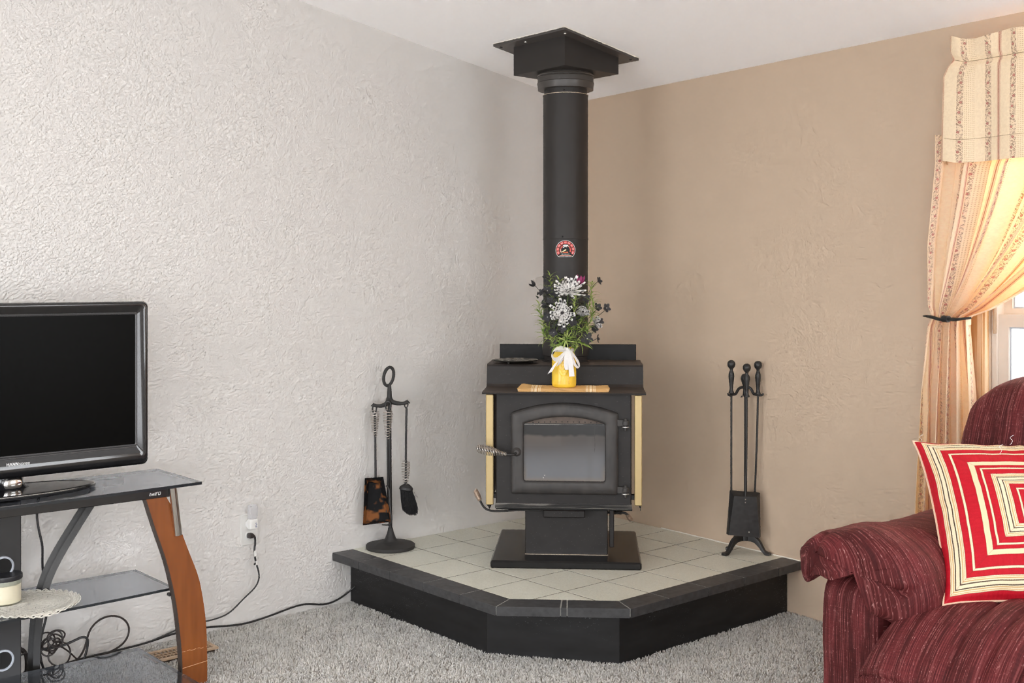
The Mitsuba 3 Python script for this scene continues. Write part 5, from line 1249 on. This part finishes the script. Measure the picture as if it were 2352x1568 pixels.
fill(cd, tube(np.stack([2.600 + (0.022 + 0.006 * np.sin(t * 17)) * np.cos(w), 0.10 + 0.05 * t, 0.060 + (0.045 + 0.006 * np.cos(t * 19)) * np.sin(w)], 1), 0.0036, 7), 'mat_cord_brown')

rgt = thing('floor_register', 'tan metal floor register with slotted grille sunk in the carpet by the wall', 'vent')
M('register_tan', pr((0.46, 0.33, 0.22), 0.45)); M('register_dark', pr((0.06, 0.035, 0.02), 0.7))
rx0, rx1, ry0, ry1 = 1.962, 2.195, 0.128, 0.236
put(rgt + '__frame', extr(sbox(rx0, ry0, rx1, ry1).difference(sbox(rx0 + .014, ry0 + .014, rx1 - .014, ry1 - .016)), 0.006, 0.004), 'mat_register_tan', False)
put(rgt + '__well', extr(sbox(rx0 + .01, ry0 + .01, rx1 - .01, ry1 - .01), 0.001, -0.004), 'mat_register_dark', False)
for i in range(14):
    x = rx0 + .016 + (rx1 - rx0 - .032) * (i + .5) / 14
    put(rgt + '__louver', hull([(x + dx, y, z) for dx, z in ((-.0012, .001), (.0012, .001), (.0030, .0088), (.0006, .0088)) for y in (ry0 + .013, ry1 - .015)]), 'mat_register_tan', False)
for y in (ry0 + .042, ry1 - .044):
    put(rgt + '__cross_bar', chbox(rx0 + .013, rx1 - .013, y - .0012, y + .0012, .003, .0085, .0004), 'mat_register_tan', False)
put(rgt + '__damper_lever', hull([(rx0 + .004, ry0 + .05, .01), (rx0 + .012, ry0 + .06, .01), (rx0 + .010, ry0 + .052, .026), (rx0 + .013, ry0 + .057, .026)]), 'mat_register_tan', False)

# ------------------------------------------------------------------ carpet pile: short twisted tufts wherever the floor can be seen
g = np.random.default_rng(99)
NT = 190000
X_, Y_ = g.uniform(0.03, 2.95, NT * 3), g.uniform(0.0195, 2.55, NT * 3)
hp = plan(Polygon([(-0.5, -1), (-0.5, 6.0), (4.2, 6.0), (6.05, 4.75), (6.10, 0.2), (6.10, -1)]))
from shapely import contains_xy
keep = ~contains_xy(hp, X_, Y_) & (X_ > -0.025 + 0.06 * Y_) & ~((X_ > rx0 - .002) & (X_ < rx1 + .002) & (Y_ > ry0 - .002) & (Y_ < ry1 + .002)) & ~((X_ < 1.0) & (Y_ > 2.2)) & (Y_ < 2.55 - (X_ < 1.3) * 0.0)
X_, Y_ = X_[keep][:NT], Y_[keep][:NT]
n_ = len(X_)
cl_ = meshkit.fbm(np.stack([X_ * 22, Y_ * 22, X_ * 0], 1), 3, 5)
hgt = g.uniform(0.0085, 0.0125, n_) * (0.85 + 0.3 * cl_)
az, lean = g.uniform(0, 2 * PI, n_), g.uniform(0.001, 0.0075, n_)
wd = g.uniform(0.0014, 0.0024, n_)
d = np.stack([np.cos(az), np.sin(az)], 1)
b = np.stack([X_, Y_, np.full(n_, -0.0085)], 1)
mid = b.copy(); mid[:, :2] += d * (lean * .6)[:, None]; mid[:, 2] += hgt * .78
tip = b.copy(); tip[:, :2] += d * lean[:, None]; tip[:, 2] += hgt
V = np.empty((n_, 7, 3))
for j in range(3):
    a_ = az + j * 2 * PI / 3
    o = np.stack([np.cos(a_), np.sin(a_), a_ * 0], 1)
    V[:, j] = b + o * wd[:, None]
    V[:, 3 + j] = mid + np.stack([np.cos(a_ + .9), np.sin(a_ + .9), a_ * 0], 1) * (wd * 1.05)[:, None]
V[:, 6] = tip
tri = []
for j in range(3):
    k = (j + 1) % 3
    tri += [[j, k, 3 + k], [j, 3 + k, 3 + j], [3 + j, 3 + k, 6]]
F = (np.array(tri)[None] + (np.arange(n_) * 7)[:, None, None]).reshape(-1, 3)
pal = np.array([(0.69, 0.68, 0.655), (0.59, 0.578, 0.545), (0.48, 0.465, 0.435), (0.31, 0.297, 0.275), (0.66, 0.655, 0.64), (0.545, 0.53, 0.50)])
cc_ = 1.08 * pal[g.choice(6, n_, p=[.27, .21, .16, .09, .17, .10])] * (0.88 + 0.24 * cl_)[:, None]
put('carpet_pile', (V.reshape(-1, 3), F), 'mat_carpet_pile', True, label='wall to wall cut pile carpet in mottled grey beige', cat='carpet', kind='stuff', color=np.repeat(cc_, 7, 0))

# ------------------------------------------------------------------ curtain, valance, holdback (in the tan wall's frame: x along it, y out of the room)
def fabric(u, v, lit):
    """The woven pattern: u across the cloth in metres, v down it in metres."""
    per = 0.172
    k = dr.floor(u / per); x = u - k * per
    weave = N(u * 900, v * 900) * 0.06
    c = MIX((0.76, 0.635, 0.47), (0.82, 0.70, 0.53), N(u * 250, v * 250))
    # rows of small dots in one band
    dots = SM(0.0016, 0.0009, dr.sqrt(dr.square((x / 0.0052 - dr.floor(x / 0.0052) - 0.5) * 0.0052) + dr.square((v / 0.0062 - dr.floor(v / 0.0062) - 0.5) * 0.0062)))
    band = SM(0.020, 0.024, x) * SM(0.054, 0.050, x)
    c = MIX(c, (0.42, 0.30, 0.16), dots * band * 0.75)
    # the narrow red line pair
    d = dr.abs(x - 0.132)
    line = SM(0.0060, 0.0052, d) * (0.55 + 0.45 * SM(0.0012, 0.0020, dr.abs(d - 0.0030)) * 1.0)
    c = MIX(c, (0.46, 0.22, 0.16), line * 0.8)
    c = MIX(c, (0.34, 0.12, 0.09), SM(0.0016, 0.0010, d) * 0.75)
    # two vines of roses and leaves
    for x0, ph in ((0.0085, 0.0), (0.0945, 0.021)):
        lx = x - x0 - 0.0022 * dr.sin((v + ph) * 2 * PI / 0.066)
        inb = SM(0.0115, 0.0100, dr.abs(x - x0))
        c = MIX(c, (0.66, 0.50, 0.37), inb * 0.35)
        vv = (v + ph) / 0.033; j = dr.floor(vv); ly = (vv - j - 0.5) * 0.033
        sgn = dr.select(mikit.cell_rand(j, x0 * 1000, 3) > 0.5, 1.0, -1.0)
        r = dr.sqrt(dr.square(lx - sgn * 0.0012) + dr.square(ly))
        rose = SM(0.0046, 0.0040, r)
        core = SM(0.0022, 0.0014, r)
        lf = SM(0.56, 0.62, N(lx * 520 + ly * 330 * sgn, ly * 520 - lx * 300, j * 7.0)) * inb * SM(0.0044, 0.0052, r)
        c = MIX(c, (0.24, 0.15, 0.10), lf * 0.78)
        c = MIX(c, (0.33, 0.085, 0.075), rose * 0.88)
        c = MIX(c, (0.62, 0.36, 0.28), core * 0.7)
    return c * (0.97 + weave)


fab = lambda p, n, uv: fabric(uv.x, uv.y, 0)
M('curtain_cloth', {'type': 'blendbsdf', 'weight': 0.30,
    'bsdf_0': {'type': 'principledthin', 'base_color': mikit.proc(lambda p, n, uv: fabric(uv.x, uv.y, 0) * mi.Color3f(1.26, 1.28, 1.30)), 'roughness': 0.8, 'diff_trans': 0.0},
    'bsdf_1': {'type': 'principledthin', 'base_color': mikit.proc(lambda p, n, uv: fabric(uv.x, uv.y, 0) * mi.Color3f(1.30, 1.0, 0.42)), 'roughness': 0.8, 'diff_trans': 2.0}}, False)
M('valance_cloth', pr(mikit.proc(lambda p, n, uv: fabric(uv.x, uv.y, 0) * mi.Color3f(1.08, 1.04, 0.98)), 0.85, specular=0.2))
cu = thing('curtain', 'cream curtain with rose vine stripes, tied back beside the bright window', 'curtain')
WC = 1.12                                    # width of the cloth
rows_z = np.array([1.80, 1.70, 1.43, 1.221, 1.182, 1.146, 0.918, 0.477, 0.015])
rowL = np.array([1.985, 1.985, 1.958, 1.957, 1.968, 1.951, 1.926, 1.909, 1.89])
rowR = np.array([2.86, 2.76, 2.45, 2.175, 2.098, 2.100, 2.118, 2.130, 2.14])
rowA = np.array([0.040, 0.042, 0.050, 0.046, 0.034, 0.036, 0.044, 0.048, 0.050])   # depth of the folds
NUc, NVc = 420, 150


def curtain(s, t):
    z = 1.80 - t * (1.80 - 0.015)
    zz = rows_z[::-1]
    f_ = lambda r: np.interp(z, zz, r[::-1])
    L, Rr, A_ = f_(rowL), f_(rowR), f_(rowA)
    wv = lambda q, ph: np.sin(2 * PI * q + ph)
    up = np.clip((z - 1.18) / 0.5, 0, 1)
    q = s ** (1.0 + 0.35 * up)               # the cloth near the wall hangs straighter
    fold = 0.78 * wv(s * 5.2 + 0.10 * np.sin(z * 3), 0.4) + 0.22 * wv(s * 9.7, 1.3 + 1.2 * z)
    a = L + (Rr - L) * np.clip(q + 0.044 * wv(s * 10.4 + 0.20 * np.sin(z * 3), 0.6) * (1 - up * .4), -0.01, 1.03)
    sag = 0.10 * np.maximum(0, s - 0.35) ** 1.5 * np.clip((z - 1.19) / 0.4, 0, 1) * np.clip((1.80 - z) / 0.3, 0, 1)
    y = -0.066 - A_ * fold - 0.012 * (1 - up) * np.sin(PI * s)
    # the swept side: the hem hangs from the rod to the holdback in a curve
    return np.stack([a, np.minimum(y, -0.012), z - sag * 1.2 - 0.05 * up * (1 - up) * s * 2], -1)


mc, uvc = grid(curtain, NUc, NVc)
uvm = np.stack([uvc[:, 0] * WC + 0.034, uvc[:, 1] * 1.9], 1)
put(cu + '__panel', mv(mc, TAN), 'mat_curtain_cloth', True, uv=uvm)
# the leading hem: the cloth's edge turned back on itself, two more layers behind the front one
for k_, (s0_, dy_) in enumerate(((0.90, 0.006), (0.93, 0.010))):
    mh, uvh = grid(lambda u, v: curtain(s0_ + (1 - s0_) * u, v * 0.36) + np.array([0, dy_, 0]), 40, 90)
    put(cu + '__hem', mv(mh, TAN), 'mat_curtain_cloth', True, uv=np.stack([(s0_ + (1 - s0_) * uvh[:, 0]) * WC, uvh[:, 1] * 0.7], 1))
va = thing('valance', 'flat cream valance with rose vine and red line stripes across the top of the window', 'valance')


def vprofile(s, t):
    # s along the valance (0 the wall at its left end), t down from the top
    ret = 0.085
    ln = s * 2.0
    z = 2.112 - t * 0.415
    pinch = np.exp(-((z - 2.033) / 0.012) ** 2)
    aa = np.where(ln < ret, 2.052 + 0.0 * ln, 2.052 + (ln - ret))
    leftbow = np.interp(z, [1.69, 1.98, 2.01, 2.034, 2.06, 2.12], [-0.036, -0.030, -0.014, 0.006, -0.004, -0.002]) * np.exp(-np.maximum(ln - ret, 0) / 0.06)
    y = np.where(ln < ret, -0.02 - (ln / ret) * 0.088, -0.108)
    w_v = 0.007 * np.sin((ln - ret) * 34 + 0.6) * np.clip(t * 1.6, 0, 1) + 0.005 * np.sin((ln - ret) * 61 + z * 6) * (1 - np.clip(t * 3, 0, 1))
    top = 0.012 * np.exp(-((ln - ret) / .03) ** 2) + 0.004 * np.sin((ln - ret) * 27 + 2.2) * np.clip(1 - t * 5, 0, 1)
    bot = 0.020 * np.clip(ln - ret, 0, .35) * t
    y = y - np.where(ln < ret, 0, w_v) + pinch * 0.010 * (ln >= ret)
    return np.stack([aa + leftbow, y, z + top - 0.012 * np.clip(1 - t * 6, 0, 1) * np.exp(-((ln - ret - .10) / .06) ** 2) * .25 + 0.0 * bot], -1)


mvp, uvv = grid(vprofile, 300, 90)
uvp = np.stack([uvv[:, 0] * 2.0 + 0.047, uvv[:, 1] * 0.415], 1)
put(va + '__panel', mv(mvp, TAN), 'mat_valance_cloth', True, uv=uvp)
M('seam_thread', pr((0.36, 0.27, 0.18), 0.9))
for t_, r_ in ((0.19, 0.0010), (0.815, 0.0006)):
    P = np.array([vprofile(np.array(s_), np.array(t_)) for s_ in np.linspace(0.047, 1, 260)]).reshape(-1, 3); P[:, 1] -= 0.0012
    put(va + '__seam', mv(tube(P, r_, 5), TAN), 'mat_seam_thread')
put(va + '__rod', mv(tube([(2.06, 0.0, 2.03), (2.06, -0.080, 2.03), (4.0, -0.080, 2.03)], 0.006, 8), TAN), 'mat_white_plastic')
hb = thing('curtain_holdback', 'black iron holdback hooked round the gathered curtain', 'curtain holdback')
hz = 1.1805
path = spl([(2.145, -0.140, hz + .002), (2.120, -0.145, hz - .001), (2.085, -0.140, hz - .005), (2.052, -0.132, hz - .004), (2.020, -0.124, hz - .006), (1.995, -0.118, hz - .001), (1.978, -0.112, hz + .001), (1.966, -0.106, hz + .002), (1.954, -0.100, hz + .003)], 50)
put(hb + '__bar', mv(tube(path, np.r_[np.linspace(0.0035, 0.0052, 14), np.full(26, 0.0058), np.linspace(0.0058, 0.004, 10)], 10), TAN), 'mat_iron')
put(hb + '__paddle', mv(mv(lathe([(0.0, -0.005), (0.012, -0.004), (0.015, 0), (0.012, 0.004), (0, 0.005)], 24), np.diag([1.0, .8, .7, 1])), TAN @ tr(1.9595, -0.102, hz + .003)), 'mat_iron')
put(hb + '__collar', mv(tube([(2.036, -0.128, hz - .004), (2.060, -0.134, hz - .004)], 0.0115, 20), TAN), 'mat_iron')
put(hb + '__stem', mv(tube(spl([(2.048, -0.131, hz - .005), (2.048, -0.07, hz - .004), (2.048, 0.0, hz - .004)], 10), 0.005, 10), TAN), 'mat_iron')
put(hb + '__rosette', mv(lathe([(0.0, 0), (0.022, 0), (0.022, .003), (0.012, .007), (0, .008)], 24), TAN @ frame((2.048, 0.0, hz - .004), (1, 0, 0), (0, 0, 1), (0, -1, 0))), 'mat_iron')

# ------------------------------------------------------------------ burgundy armchair recliner under the window, and the striped pillow on it
def chenille(p, n, uv):
    u, v = uv.x, uv.y
    a = FB(u * 55, v * 5, 0, 2); line = N(u * 620, v * 18, 1.0); dash = N(u * 760, v * 170, 2.0); cr = N(u * 40, v * 420, 3.0)
    c = MIX((0.062, 0.0085, 0.009), (0.122, 0.0185, 0.021), SM(0.15, 0.9, a))
    c = MIX(c, (0.27, 0.080, 0.080), SM(0.55, 0.85, line) * 0.38)
    c = MIX(c, (0.045, 0.008, 0.010), SM(0.40, 0.15, line) * 0.5)
    return MIX(c, (0.50, 0.26, 0.25), SM(0.80, 0.93, dash) * SM(0.40, 0.7, line) * 0.55) * (0.9 + 0.2 * cr)


M('chenille', bump(pr(mikit.proc(chenille), 0.75, specular=0.25, sheen=1.0, sheen_tint=0.2), lambda p, n, uv: N(uv.x * 430, uv.y * 9, 1.0) * 0.7 + N(uv.x * 420, uv.y * 420) * 0.3, 0.0007, 0.0008))
so = thing('armchair', 'burgundy chenille recliner armchair with padded arm standing under the window', 'armchair')
G = lambda P, k, s=0: meshkit.fbm(P * k, 3, s) - 0.5


def wrinkle(P, F, amp, k, seed):
    m = trimesh.Trimesh(P, F, process=False)
    return P + m.vertex_normals * (G(P, k, seed) * amp)[:, None], F


XS = np.array([(2.082, .470), (2.064, .498), (2.060, .540), (2.083, .580), (2.145, .612), (2.25, .630), (2.345, .622), (2.415, .594), (2.459, .545), (2.474, .482), (2.458, .424), (2.412, .390), (2.362, .388), (2.333, .415), (2.324, .455), (2.30, .488), (2.22, .500), (2.135, .492), (2.105, .474)])


def sweep(xs, x0, x1, r0, r1, n=56, m=150, seed=0, amp=0.012, tilt=0.0, ctr=(2.26, 0.52)):
    """A padded roll: the outline xs (y, z) swept along x, its ends rounded by r0 and r1."""
    prof = spl(np.c_[xs[:, 0], xs[:, 1], xs[:, 0] * 0], m, closed=True)[:, :2]
    th = np.linspace(0, 1, n)
    X = x0 + (x1 - x0) * (0.5 - 0.5 * np.cos(PI * th))
    V = []
    for x in X:
        e = 1.0
        if x - x0 < r0: e = math.sqrt(max(0, 1 - (1 - (x - x0) / r0) ** 2))
        if x1 - x < r1: e = min(e, math.sqrt(max(0, 1 - (1 - (x1 - x) / r1) ** 2)))
        rr_ = r1 if x > (x0 + x1) / 2 else r0
        c = np.array(ctr); d = prof - c; L = np.linalg.norm(d, axis=1, keepdims=True)
        q = c + d * np.maximum(0.02, 1 - (1 - e) * rr_ * 1.0 / L)
        V.append(np.c_[np.full(m, x), q[:, 0], q[:, 1] + tilt * (x - x0)])
    V = np.array(V).reshape(-1, 3)
    i, j = np.meshgrid(np.arange(n - 1), np.arange(m), indexing='ij'); j2 = (j + 1) % m
    q = np.stack([i * m + j, (i + 1) * m + j, (i + 1) * m + j2, i * m + j2], -1).reshape(-1, 4)
    F = np.vstack([q[:, [0, 1, 2]], q[:, [0, 2, 3]]])
    a, b = len(V), len(V) + 1
    V = np.vstack([V, V[:m].mean(0), V[-m:].mean(0)]); jj = np.arange(m)
    F = np.vstack([F, np.stack([np.full(m, a), jj, (jj + 1) % m], 1), np.stack([np.full(m, b), (n - 1) * m + (jj + 1) % m, (n - 1) * m + jj], 1)])
    t = trimesh.Trimesh(V, F, process=False)
    if t.volume < 0: F = F[:, ::-1]
    return V, F


def uv_of(P, across, along):
    return np.c_[P @ np.array(across), P @ np.array(along)]


def arm(flip):
    Yc = 2 * 2.665                           # the other arm stands mirrored beyond the seat
    fy = (lambda P: P * [1, -1, 1] + [0, Yc, 0]) if flip else (lambda P: P)
    ff = (lambda F: F[:, ::-1]) if flip else (lambda F: F)
    # side: front panel and outer side as one boxed shape
    P, F = cushion(0.43, 0.103, 0.265, 9, 30)
    P = P + [0.685, 2.229, 0.240]; P, F = wrinkle(P, F, 0.006, 9, 3)
    k = put(so + '__arm_panel', (fy(P), ff(F)), 'mat_chenille', True, uv=uv_of(P, (0.3, 1, 0), (0, 0, 1)), label='flat front and side of the arm')
    P, F = sweep((XS - [2.26, .52]) * 0.95 + [2.262, 0.508], 0.22, 0.955, 0.05, 0.075, seed=1)
    P, F = wrinkle(P, F, 0.014, 8, 4)
    put(so + '__arm_bolster', (fy(P), ff(F)), 'mat_chenille', True, uv=uv_of(P, (1, 0, 0), (0, .8, -.6)), label='rear padded roll of the arm')
    P, F = sweep(XS, 0.885, 1.150, 0.075, 0.075, seed=2)
    # puckers: a deep crease where the inner lobe folds, gathers at the front lower edge
    t = np.clip((P[:, 0] - 1.02) / 0.12, 0, 1)
    P[:, 2] += 0.012 * t * np.sin(P[:, 1] * 62) * (P[:, 2] < .55)
    c1 = np.exp(-(((P[:, 2] - 0.490 - 0.35 * (P[:, 1] - 2.38)) / 0.010) ** 2)) * np.exp(-((P[:, 1] - 2.37) / 0.05) ** 2) * np.clip((P[:, 0] - 1.05) / 0.05, 0, 1)
    P[:, 0] -= 0.028 * c1
    c2 = np.exp(-(((P[:, 1] - 2.135 - 0.25 * (P[:, 2] - .56)) / 0.012) ** 2)) * np.clip((P[:, 0] - 1.06) / 0.05, 0, 1) * (P[:, 2] > .48)
    P[:, 0] -= 0.022 * c2
    P0 = P; P, F = wrinkle(P, F, 0.020, 11, 6)
    put(so + '__arm_pad', (fy(P), ff(F)), 'mat_chenille', True, uv=uv_of(P0, (0.88, -0.42, -0.12), (0, .8, -.6)), label='overstuffed front pad of the arm')


arm(False); arm(True)
# seat: long cushion with channels that rolls over the front
prof = spl(np.array([(0.42, .36, 0), (0.46, .445, 0), (0.62, .468, 0), (0.90, .492, 0), (1.06, .488, 0), (1.17, .447, 0), (1.248, .380, 0), (1.278, .330, 0)]), 70)[:, :2]
prof = np.vstack([prof, [(1.274, .321), (1.264, .313)], spl(np.array([(1.268, .306, 0), (1.262, .24, 0), (1.238, .12, 0), (1.215, .05, 0)]), 24)[:, :2]])
nY = 130
ys = 2.665 + 0.318 * np.sin(np.linspace(-PI / 2, PI / 2, nY))
V = []
for y in ys:
    q = (y - 2.665) / 0.318
    e = max(0.0, 1 - abs(q) ** 7) ** 0.5
    groove = sum(math.exp(-((y - c) / 0.0055) ** 2) for c in (2.585, 2.665, 2.745)) * 0.017 + 0.010 * (abs(math.sin((y - 2.585) * PI / 0.080)) if 2.585 < y < 2.745 else 0) * -1 + 0.012
    tg = np.gradient(prof, axis=0); nr = np.c_[-tg[:, 1], tg[:, 0]]; nr /= np.linalg.norm(nr, axis=1, keepdims=True)
    nr = np.where((nr[:, 1:] < -.1) & (prof[:, :1] < 1.2), -nr, nr)
    w_ = np.interp(np.arange(len(prof)), [0, 14, 60, 70, 74, 95], [0.2, 1, 1, .5, .4, .25])[:, None]
    pt = prof - np.abs(nr) * [1, 1] * groove * w_ - (1 - e) * np.array([[0.05, 0.09]]) * np.interp(np.arange(len(prof)), [0, 55, 72, 95], [1, 1, .2, .2])[:, None]
    yy = y + 0 * pt[:, 0]
    V.append(np.c_[pt[:, 0], yy, pt[:, 1]])
V = np.array(V); npf = V.shape[1]
P = V.reshape(-1, 3)
i, j = np.meshgrid(np.arange(nY - 1), np.arange(npf - 1), indexing='ij')
q = np.stack([i * npf + j, i * npf + j + 1, (i + 1) * npf + j + 1, (i + 1) * npf + j], -1).reshape(-1, 4)
F = np.vstack([q[:, [0, 1, 2]], q[:, [0, 2, 3]]])
#   sides and back drop straight down so that the cushion has its own thickness
rim = np.r_[np.arange(npf), (np.arange(1, nY)) * npf + npf - 1, (nY - 1) * npf + np.arange(npf - 2, -1, -1), np.arange(nY - 2, 0, -1) * npf]
low = P[rim] * [1, 1, 0] + [0, 0, 0.045]; low[:, 0] = np.minimum(low[:, 0], 1.19)
nb = len(P); P = np.vstack([P, low]); r2 = np.roll(np.arange(len(rim)), -1)
F = np.vstack([F, np.stack([rim, np.arange(len(rim)) + nb, r2 + nb], 1), np.stack([rim, r2 + nb, rim[r2]], 1)])
m_ = trimesh.Trimesh(P, F, process=False)
if m_.face_normals[:100, 2].mean() < 0: F = F[:, ::-1]
P2, F = wrinkle(P, F, 0.010, 7, 8)
arc = np.r_[np.tile(np.r_[0, np.cumsum(np.linalg.norm(np.diff(prof, axis=0), axis=1))], nY), low[:, 2]]
put(so + '__seat', (P2, F), 'mat_chenille', True, uv=np.c_[P[:, 1], arc], label='seat with stitched channels rolling over the footrest')
# back: two fat pillows, the head roll above
P, F = cushion(0.165, 0.50, 0.265, 3.2, 44)
P[:, 0] -= 0.28 * (P[:, 2] + .1); P = P + [0.475, 2.722, 0.775]; P, F = wrinkle(P, F, 0.030, 6, 11)
put(so + '__back_cushion', (P, F), 'mat_chenille', True, uv=uv_of(P, (0, 1, 0), (0, 0, 1)), label='high rounded back cushion')
P, F = cushion(0.13, 0.44, 0.20, 3.5, 30); P = P + [0.50, 2.675, 0.60]; P, F = wrinkle(P, F, 0.02, 7, 12)
put(so + '__lumbar_cushion', (P, F), 'mat_chenille', True, uv=uv_of(P, (0, 1, 0), (0, 0, 1)))
P, F = cushion(0.13, 0.46, 0.33, 6, 26); P[:, 0] -= 0.16 * P[:, 2]; P = P + [0.335, 2.675, 0.62]
put(so + '__back_frame', (P, F), 'mat_chenille', True, uv=uv_of(P, (0, 1, 0), (0, 0, 1)))
put(so + '__base', chbox(0.30, 1.16, 2.34, 2.99, 0.02, 0.33, 0.01), 'mat_pure_black', False)

pi_l = thing('throw_pillow', 'red throw pillow with mitred cream and black stripes leaning on the armchair', 'pillow')


def pillow_col(p, n, uv):
    x, y = uv.x, uv.y
    m = dr.maximum(dr.abs(x), dr.abs(y))
    t = 1 - m + 0.006 * N(x * 9, y * 9)       # from the edge (0) to the middle (1)
    side = dr.select(dr.abs(x) > dr.abs(y), y, x)
    red = MIX((0.41, 0.004, 0.014), (0.50, 0.009, 0.022), N(side * 60, t * 14) * .5 + N(x * 160, y * 160) * .5)
    cream, tan, dark = mi.Color3f(0.80, 0.66, 0.46), mi.Color3f(0.58, 0.37, 0.17), mi.Color3f(0.075, 0.050, 0.035)
    c = red
    lnf = lambda a, b: SM(a - 0.0022, a + 0.0022, t) * SM(b + 0.0022, b - 0.0022, t)
    for a, b, col in ((0.050, 0.190, cream), (0.058, 0.064, tan), (0.074, 0.083, tan), (0.091, 0.101, dark), (0.132, 0.143, dark), (0.156, 0.166, tan), (0.176, 0.181, tan),
                      (0.252, 0.276, cream), (0.400, 0.458, cream * mi.Color3f(1, .94, .88)), (0.500, 0.522, cream), (0.592, 0.743, cream), (0.601, 0.609, tan), (0.621, 0.630, tan), (0.639, 0.650, dark), (0.684, 0.695, dark), (0.708, 0.718, tan), (0.729, 0.734, tan), (0.803, 0.823, cream)):
        c = c * (1 - lnf(a, b)) + col * lnf(a, b)
    for e in (0.050, 0.190, 0.252, 0.276, 0.400, 0.458, 0.500, 0.522, 0.592, 0.743, 0.803, 0.823):
        c = MIX(c, (0.20, 0.07, 0.05), SM(0.004, 0.0015, dr.abs(t - e)) * 0.55)
    mit = SM(0.0055, 0.002, dr.abs(dr.abs(x) - dr.abs(y))) * 0.35
    return MIX(c, (0.20, 0.02, 0.02), mit)


M('pillow_cloth', pr(mikit.proc(pillow_col), 0.6, specular=0.25, sheen=0.6))
M('piping_cord', pr((0.72, 0.50, 0.36), 0.7))
lean, roll = math.radians(47), 0.0
HD = FW * 0.988 + RT * 0.15              # it leans back
RD = RT * 0.988 - FW * 0.15
PC = np.array([0.745, 2.572, 0.712]) - RT * 0.008 - [0, 0, 0.058]
ez_ = -HD * math.cos(lean) + np.array([0, 0, math.sin(lean)]); ey_ = HD * math.sin(lean) + np.array([0, 0, math.cos(lean)])
PM = frame(PC, RD, ey_, ez_) @ rot((0, 0, 1), roll)
HP_ = 0.268
np_ = 120
s_, t_ = np.meshgrid(np.linspace(-1, 1, np_), np.linspace(-1, 1, np_), indexing='ij')
thick = 0.082 * ((1 - s_ ** 2) * (1 - t_ ** 2)) ** 0.42
pull = lambda a, b: a * (1 - 0.055 * (1 - b ** 2)) * (1 + 0.03 * np.abs(b) ** 6)
Xp, Yp = HP_ * pull(s_, t_), HP_ * pull(t_, s_) * 0.97
ed_ = (1 - np.maximum(np.abs(s_), np.abs(t_)))
puck = 0.0055 * np.exp(-ed_ / 0.10) * (np.sin(s_ * 21 + 1 + 2 * np.sin(s_ * 5)) * (np.abs(t_) > np.abs(s_)) + np.sin(t_ * 17 + 2 * np.sin(t_ * 4 + 1)) * (np.abs(s_) >= np.abs(t_))) * np.minimum(1, ed_ * 14)
idx = np.arange(np_ * np_).reshape(np_, np_)
f4 = np.stack([idx[:-1, :-1].ravel(), idx[1:, :-1].ravel(), idx[1:, 1:].ravel(), idx[:-1, 1:].ravel()], 1)
front = np.stack([Xp, Yp, thick + puck + 0.004 * meshkit.fbm(np.stack([s_ * 5, t_ * 5, s_ * 0], -1), 3, 2)], -1).reshape(-1, 3)
back = np.stack([Xp, Yp, -thick], -1).reshape(-1, 3)
Pm = np.vstack([front, back]); Fm = np.vstack([f4, f4[:, ::-1] + np_ * np_])
put(pi_l + '__cover', mv((Pm, Fm), PM), 'mat_pillow_cloth', True, uv=np.vstack([np.c_[s_.ravel(), t_.ravel()]] * 2))
bd = np.r_[idx[:, 0], idx[-1, 1:], idx[-2::-1, -1], idx[0, -2:0:-1]]
put(pi_l + '__piping', mv(tube(front[bd] * [1.004, 1.004, 1], 0.0032, 8, closed=True), PM), 'mat_piping_cord', label='pale piping round the edge')
ths = []
for x, y in ((-0.262, 0.256), (-0.02, 0.240), (-0.07, 0.17)):
    b0 = np.array([x, y, .004 if y > .25 else (.028 if y > .2 else .072)]); ths.append(tube(spl([b0, b0 + [.008, .012, .006], b0 + [.004, .022, .004], b0 + [.014, .028, .01]], 14), 0.0005, 4))
put(pi_l + '__loose_threads', mv(join(*ths), PM), 'mat_letter_white', kind='stuff')
